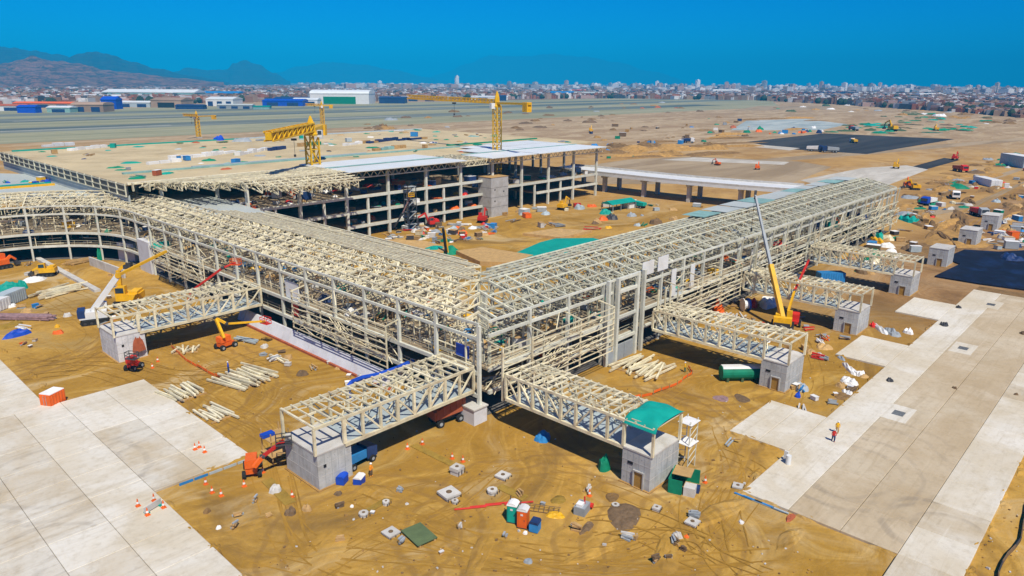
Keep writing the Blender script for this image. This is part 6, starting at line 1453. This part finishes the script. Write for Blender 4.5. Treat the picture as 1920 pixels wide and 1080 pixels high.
    scatter(tri([(640, 232), (900, 205), (1300, 190), (1320, 214), (1080, 232), (960, 246), (700, 246)]), 54, 'on the bare plain before the runway', 72, ('dirt_pile', 'dirt_dark', 'mesh_brown', 'dirt_dark', 'mesh_brown', 'grey_paint', 'red_primer'), (6, 20), kinds=('heap',), wts=(1,), flat=.16, hname='field_bundle')
    scatter(tri([(1545, 248), (1590, 232), (1640, 218), (1760, 220), (1830, 240), (1790, 252), (1650, 250)]), 64, 'in the green sheeted field', 73, ('green_tarp', 'green_tarp', 'dark_green', 'teal', 'dark_green', 'mesh_brown'), (7, 20), kinds=('heap', 'planks'), wts=(5, 1), flat=.10, hname='field_sheet')
    scatter(tri([(1300, 250), (1400, 236), (1540, 240), (1540, 252), (1400, 252)]), 26, 'beside the grey basin', 74, ('sky_blue', 'green_tarp', 'red_primer', 'grey_paint', 'dark_blue', 'white_sheet', 'orange'), (4, 9), kinds=('heap', 'crate'), wts=(2, 1), flat=.4, hname='field_bundle')
    scatter(tri([(1330, 215), (1560, 190), (1900, 205), (1920, 235), (1830, 232), (1600, 212)]), 60, 'on the far brown plain', 75, ('dirt_dark', 'dirt_pile', 'mesh_brown', 'grey_paint', 'green_tarp', 'dark_green', 'white_sheet'), (8, 26), kinds=('heap',), wts=(1,), flat=.14, hname='field_bundle')
    scatter(tri([(1130, 262), (1300, 255), (1420, 285), (1380, 292), (1130, 290)]), 12, 'on the yellow earth bank behind the hall', 76, ('dirt_pile', 'dirt_pile', 'dirt_dark'), (14, 30), kinds=('heap',), wts=(1,), flat=.12)
    fg = ('wood', 'pale_concrete', 'mesh_brown', 'plywood', 'grey_paint', 'wood', 'white_sheet')
    scatter(tri([(480, 900), (700, 900), (1180, 900), (1400, 960), (1480, 1000), (1300, 1060), (600, 1060), (430, 985)]), 26, 'on the foreground sand', 66, fg[:6], (.4, 1.1), kinds=('planks', 'crate', 'heap'), wts=(6, 1, 1), flat=.3)
    scatter(tri([(20, 500), (150, 480), (330, 560), (170, 640), (20, 660)]), 22, 'in the left yard', 67, fg + ('orange', 'sky_blue'), (.8, 2.4), kinds=('planks', 'crate', 'heap'), wts=(5, 2, 2))
    scatter(tri([(1340, 570), (1480, 560), (1600, 640), (1540, 680), (1380, 620)]), 26, 'around the telescopic crane', 68, fg + ('orange', 'red'), (.8, 2.4), kinds=('planks', 'crate', 'heap'), wts=(5, 2, 2))
    scatter(tri([(500, 640), (700, 710), (640, 735), (480, 665)]), 14, 'along the retaining wall', 69, fg + ('sky_blue', 'dark_blue'), (.8, 2.2), kinds=('planks', 'crate', 'heap'), wts=(4, 2, 3))
    scatter(tri([(1480, 730), (1540, 720), (1640, 700), (1560, 760), (1500, 770)]), 12, 'beside the third bridge tower', 70, fg + ('sky_blue',), (.7, 2.0), kinds=('planks', 'crate', 'heap'), wts=(4, 2, 3))
    r_ = random.Random(79)
    for k in range(34):                                  # spoil banks along the haul roads
        p = tri([(1690, 420), (1730, 370), (1900, 290), (1925, 300), (1925, 420), (1830, 430), (1760, 470)])(r_); m_ = r_.choice(('dirt_dark', 'dirt_pile', 'dirt_dark'))
        o = inst('spoil_bank', mound_mesh(1, 1, 1, r_.randint(1, 9), m_, 10), None, p, r_.choice((0.05, .25, -.1, .4)) + r_.uniform(-.1, .1), (r_.uniform(12, 34), r_.uniform(2.5, 5), r_.uniform(.7, 1.7)))
        tag(o, CW[m_] + ' spoil bank along the haul roads', 'spoil bank', 'spoil banks along the haul roads')
    for k in range(22):
        p = tri([(1120, 300), (1130, 240), (1420, 212), (1640, 205), (1500, 250), (1400, 290)])(r_); m_ = r_.choice(('dirt_dark', 'dirt_pile', 'dirt_dark'))
        o = inst('spoil_bank', mound_mesh(1, 1, 1, r_.randint(1, 9), m_, 10), None, p, r_.choice((-.6, -.4, .1)) + r_.uniform(-.2, .2), (r_.uniform(25, 70), r_.uniform(5, 10), r_.uniform(1.0, 2.6)))
        tag(o, CW[m_] + ' spoil bank on the far earthworks', 'spoil bank', 'spoil banks on the far earthworks')
    # machines
    for k, (px, py, rz, s, m_, lab) in enumerate(((1672, 246, 60, 2.3, 'crane_yellow', 'large yellow excavator in the green sheeted field'), (1755, 245, 30, 1.4, 'yellow', 'yellow loader right of the large excavator'), (1420, 318, 20, .9, 'orange', 'small orange roller on the construction pad'), (1345, 310, 80, .8, 'orange', 'small orange loader on the left of the pad'), (1680, 316, 10, 1.1, 'yellow', 'yellow paver on the white concrete strip'), (1700, 352, 200, 1.1, 'orange', 'orange excavator behind the end of the right wing'), (1108, 248, 40, 1.3, 'yellow', 'yellow excavator on the earthworks behind the hall'), (905, 417, 30, 1.0, 'red', 'red loader in the crowded yard before the hall'), (1055, 393, 10, 1.0, 'yellow', 'yellow loader beside the core on the courtyard'), (810, 425, 160, 1.0, 'red', 'red excavator below the hall facade'), (1715, 356, 120, 1.0, 'yellow', 'yellow dozer behind the end of the right wing'), (1790, 300, 0, 1.1, 'red', 'red drill rig beside the haul road'))):
        excavator(lab, G(px, py), R(rz), s, m_)
    r_ = random.Random(77)
    for (px, py, cm, bm, where, s) in ((1528, 284, 'dark_blue', 'white_sheet', 'on the edge of the asphalt pad', 1.6), (1556, 286, 'dark_blue', 'grey_paint', 'right of the other lorry by the asphalt pad', 1.6), (1195, 389, 'white_sheet', 'teal', 'parked on the courtyard beside the teal shelter', 1.0), (1290, 268, 'white_sheet', 'dark_blue', 'on the earthworks behind the hall', 1.5), (1600, 268, 'white_sheet', 'yellow', 'on the asphalt pad', 1.3), (1740, 384, 'blue', 'white_sheet', 'beside the flag-coloured sheets', 1.2), (1790, 372, 'white_sheet', 'yellow', 'along the haul road', 1.2), (1835, 405, 'grey_paint', 'red', 'near the lone towers', 1.2), (1600, 245, 'red', 'grey_paint', 'beside the green field', 1.8), (1800, 322, 'red', 'red_primer', 'climbing the haul road', 1.4)):
        truck(G(px, py), r_.uniform(0, 6.2), cm, bm, where, s)
    box_container('big grey container cabin at the right picture edge', G(1908, 312), R(38), (24, 8, 6.5), 'pale_blue_grey', 'site_office', 'site office', 14, 'white_sheet')
    box_container('white box office beside the haul road', G(1850, 347), R(38), (16, 5, 3.2), 'white_paint', 'site_office', 'site office', 10, 'white_sheet')
    t = thing('teal_shelter', 'long teal roofed shelter standing on the courtyard', 'shelter', G(1160, 392), R(-6)); b = MB(); b.extr([(-3, 2.6), (3, 2.6), (0, 3.8)], -7, 7); b.obj('roof', 'teal', t)
    for x in (-6.5, -2, 2, 6.5):
        for y in (-2.8, 2.8): member('post', (x, y, 0), (x, y, 2.6), .2, .2, 'grey_paint', t)
    b = MB(); b.box((5, 0, 1.2), (3, 4.5, 2.2)); b.obj('store', 'white_paint', t)
    # courtyard: big green tarpaulin, tan formwork decks
    b = MB(); P_ = [G(x, y, 1.0) for x, y in ((962, 476), (1012, 455), (1042, 446), (1112, 446), (1135, 452), (1090, 474), (1040, 486), (985, 484))]; m_ = sum(P_, Vector()) / len(P_)
    b.prism([(p.x - m_.x, p.y - m_.y) for p in P_], 0, [1.0 + .12 * math.sin(i * 2.1) for i in range(len(P_))]); tag(b.obj('courtyard_tarpaulin', 'teal', None, (m_.x, m_.y, 0)), 'huge teal tarpaulin stretched over the courtyard beside the right wing', 'tarpaulin')
    for k, (pp, h, lab) in enumerate((((( 700, 447), (800, 452), (850, 468), (790, 478), (700, 462)), .9, 'tan formwork deck at the left end of the courtyard'), (((855, 470), (905, 463), (1000, 478), (960, 492), (900, 490)), 1.2, 'tan formwork deck beside the big teal tarpaulin'), (((980, 437), (1040, 428), (1110, 432), (1050, 445)), .8, 'tan formwork deck behind the big teal tarpaulin'))):
        P_ = [G(x, y, h) for x, y in pp]; m_ = sum(P_, Vector()) / len(P_); b = MB(); b.prism([(p.x - m_.x, p.y - m_.y) for p in P_], 0, h); tag(b.obj('formwork_deck', 'plywood', None, (m_.x, m_.y, 0)), lab, 'deck')
    heap(G(815, 467, .5), 8, 'teal', 'left of the black mast in the courtyard', rnd, .15); heap(G(845, 474), 6, 'green_tarp', 'right of the black mast in the courtyard', rnd, .25)
    t = thing('black_mast', 'slim black and yellow drill mast in the courtyard', 'mast', G(837, 478)); b = MB(); b.bar((0, 0, 0), (-.6, .5, 7.5), .5); b.obj('mast', 'black', t); b = MB(); b.bar((.5, -.3, 0), (-.1, .2, 7), .25); b.obj('guide', 'yellow', t)
    # mobile crane with lattice-like arm before the hall
    boom_lift('dark boom lift with yellow tip leaning on the hall facade', G(737, 430), R(60), [G(740, 425, 1.5), G(755, 400, 6), G(771, 366, 12.0)], 'steel_dark', mat2='pipe_violet', basket='yellow')
    # long berms and fence lines to the right of the apron
    t = thing('silt_fence', 'dark wavy silt fence line right of the right apron', 'fence', (60, 5.4, 0)); prev = None
    for k in range(46):
        x = k * 2.0; y = .25 * math.sin(k * .9) + rnd.uniform(-.1, .1); p = Vector((x, y, .25))
        if prev is not None: member('fence_panel', prev, p, .1, .5, 'mesh_brown' if k % 3 else 'steel_dark', t)
        prev = p
    # loose stones and crumbs, too small and many to count
    b = MB(); r_ = random.Random(91)
    for k in range(1500):
        px, py = r_.uniform(0, 1920), 560 + 520 * r_.random() ** .7; p = G(px, py); s = r_.uniform(.04, .16) * (1.6 if r_.random() < .06 else 1)
        if (8 < p.y < 39 and p.x > 66 and p.y < 31) or (p.x < 37.5 and p.y > 60) or (p.x > 62 and p.y > 62): continue
        b.cur = r_.choice((0, 0, 0, 1, 2, 2)); b.box((p.x, p.y, s * .35), (s * r_.uniform(.8, 1.8), s, s * .8), r_.uniform(0, 3), (r_.uniform(-.4, .4), r_.uniform(-.4, .4)))
    tag(b.obj('gravel', ['dirt_pile', 'pale_concrete', 'dirt_dark']), 'loose stones and clods strewn over the sand', 'stones', kind='stuff')
    # sand drifted over the pavement edges
    r_ = random.Random(95); edge = []
    for (a, c) in (((25.2, 42), (25.2, 79)), ((25.2, 79.9), (37, 79.9)), ((37, 80), (37, 114)), ((37, 114.4), (25.2, 114.4)), ((25.2, 115), (25.2, 150)), ((72.3, 14), (72.3, 30.3)), ((72.5, 30.5), (85, 30.5)), ((85.4, 31), (85.4, 38.6)), ((86, 38.7), (98.6, 38.7)), ((98.8, 38.5), (98.8, 31)), ((99, 30.5), (125, 30.5)), ((125.2, 31), (125.2, 38.6)), ((139, 30.5), (159, 30.5)), ((66, 8), (196, 8))):
        a, c = Vector((*a, 0)), Vector((*c, 0)); n = int((c - a).length / 2.2)
        for k in range(n):
            if r_.random() < .55: edge.append((a.lerp(c, (k + r_.random()) / n), math.atan2(c.y - a.y, c.x - a.x)))
    for (p, an) in edge:
        o = inst('sand_drift', mound_mesh(1, 1, 1, r_.randint(1, 9), 'ground_sand', 8), None, (p.x + r_.uniform(-.3, .3), p.y + r_.uniform(-.3, .3), 0), an + r_.uniform(-.3, .3), (r_.uniform(1.2, 4.5), r_.uniform(.7, 1.7), r_.uniform(.3, .42))); o['kind'] = 'structure'
    # low ruts and spoil ridges give the sand its relief
    r_ = random.Random(93)
    spots = [(300, 640), (80, 650), (150, 700), (560, 760), (640, 780), (480, 980), (620, 1030), (900, 1040), (1100, 1040), (1250, 1040), (1350, 960), (1340, 790), (1290, 760), (700, 920), (1010, 870), (1440, 690), (1520, 700), (1560, 640), (1360, 900), (1480, 1010)]
    for k, (px, py) in enumerate(spots):
        p = G(px, py); o = inst('sand_ridge', mound_mesh(1, 1, 1, k % 9 + 1, 'ground_sand', 12), None, (p.x, p.y, -.03), r_.uniform(0, 3.1), (r_.uniform(5, 11), r_.uniform(2, 4), r_.uniform(.18, .42)))
        o['kind'] = 'structure'
build_scatter()

def build_tracks():
    r_ = random.Random(5); k = 0
    routes = [[(-20, 640), (90, 655), (170, 690), (290, 708), (380, 740), (480, 800), (530, 870)], [(480, 960), (620, 945), (740, 905), (880, 872), (1000, 880), (1120, 905), (1180, 940)],
              [(430, 1000), (600, 1015), (800, 1045), (1000, 1050), (1200, 1030), (1330, 960), (1380, 880), (1350, 800), (1330, 760)], [(560, 1080), (700, 990), (820, 960), (900, 905), (980, 850), (1040, 862)],
              [(640, 930), (760, 965), (900, 1015), (1100, 1060), (1300, 1078), (1500, 1040)], [(0, 560), (120, 580), (240, 640), (330, 645), (420, 690), (560, 745), (620, 725)], [(0, 690), (100, 690), (170, 660), (200, 622), (150, 570), (60, 530)],
              [(1240, 770), (1340, 705), (1420, 650), (1520, 650), (1545, 735), (1480, 800)], [(1690, 480), (1760, 450), (1820, 405), (1880, 362), (1930, 335)], [(930, 430), (1050, 410), (1180, 420), (1300, 390)],
              [(300, 690), (400, 760), (500, 830), (560, 1000), (640, 1080)], [(1360, 1080), (1330, 1010), (1350, 930), (1400, 870), (1330, 820)], [(60, 700), (200, 690), (330, 720), (470, 700), (560, 680)], [(1000, 1080), (1120, 1000), (1240, 1000), (1340, 1040), (1420, 1078)]]
    for rt in routes:
        for c in range(4):
            off = Vector((r_.uniform(-3.5, 3.5), r_.uniform(-3.5, 3.5), 0)); P_ = [G(*q) + off + Vector((r_.uniform(-1.2, 1.2), r_.uniform(-1.2, 1.2), 0)) for q in rt]
            pts = []
            for i in range(len(P_) - 1):            # Catmull-Rom through the route
                a, b_, c_, d_ = P_[max(0, i - 1)], P_[i], P_[i + 1], P_[min(len(P_) - 1, i + 2)]
                for j in range(10):
                    t = j / 10; pts.append(.5 * ((2 * b_) + (c_ - a) * t + (2 * a - 5 * b_ + 4 * c_ - d_) * t * t + (3 * b_ - a - 3 * c_ + d_) * t ** 3))
            i0 = r_.randint(0, len(pts) // 3); i1 = r_.randint(len(pts) * 2 // 3, len(pts)); pts = pts[i0:i1]
            b = MB(); z = .006 + .0012 * k; k += 1; w = r_.uniform(.07, .15); g = r_.choice((.8, .95, 1.1))
            for sd in (-g, g):
                L_, R_ = [], []
                for i in range(len(pts)):
                    n = (pts[min(i + 1, len(pts) - 1)] - pts[max(0, i - 1)]).normalized(); nn = Vector((-n.y, n.x, 0)); ww = w * r_.uniform(.4, 1.1)
                    L_.append(pts[i] + nn * (sd - ww)); R_.append(pts[i] + nn * (sd + ww))
                for i in range(len(pts) - 1):
                    if r_.random() < .08: continue
                    q = (L_[i], L_[i + 1], R_[i + 1], R_[i]); b.add([(v.x, v.y, z) for v in q], [(3, 2, 1, 0)])
            o = b.obj('tyre_track', 'track_dark' if r_.random() < 2 else 'track_light'); o['kind'] = 'structure'
build_tracks()

# ------------------------------------------------------------------ labels: tell look-alikes apart by their order in the picture
ORD = 'first second third fourth fifth sixth seventh eighth ninth tenth eleventh twelfth thirteenth fourteenth fifteenth sixteenth seventeenth eighteenth nineteenth twentieth'.split()
for _t, _o in (('twenty', 'thirtieth'), ('thirty', 'fortieth'), ('forty', 'fiftieth'), ('fifty', 'sixtieth'), ('sixty', 'seventieth'), ('seventy', 'eightieth'), ('eighty', 'ninetieth')): ORD += [_t + '-' + w for w in ORD[:9]] + [_o]
def finish_labels():
    by = {}
    for o in TAGGED: by.setdefault(o['label'], []).append(o)
    for lab, os_ in by.items():
        if len(os_) < 2 or len(os_) > 88: continue
        os_.sort(key=lambda o: scr(o.location)[0])
        for k, o in enumerate(os_):
            o['label'] = lab + (', leftmost one' if k == 0 else ', rightmost one' if k == len(os_) - 1 else f', {ORD[k]} from the left')
finish_labels()
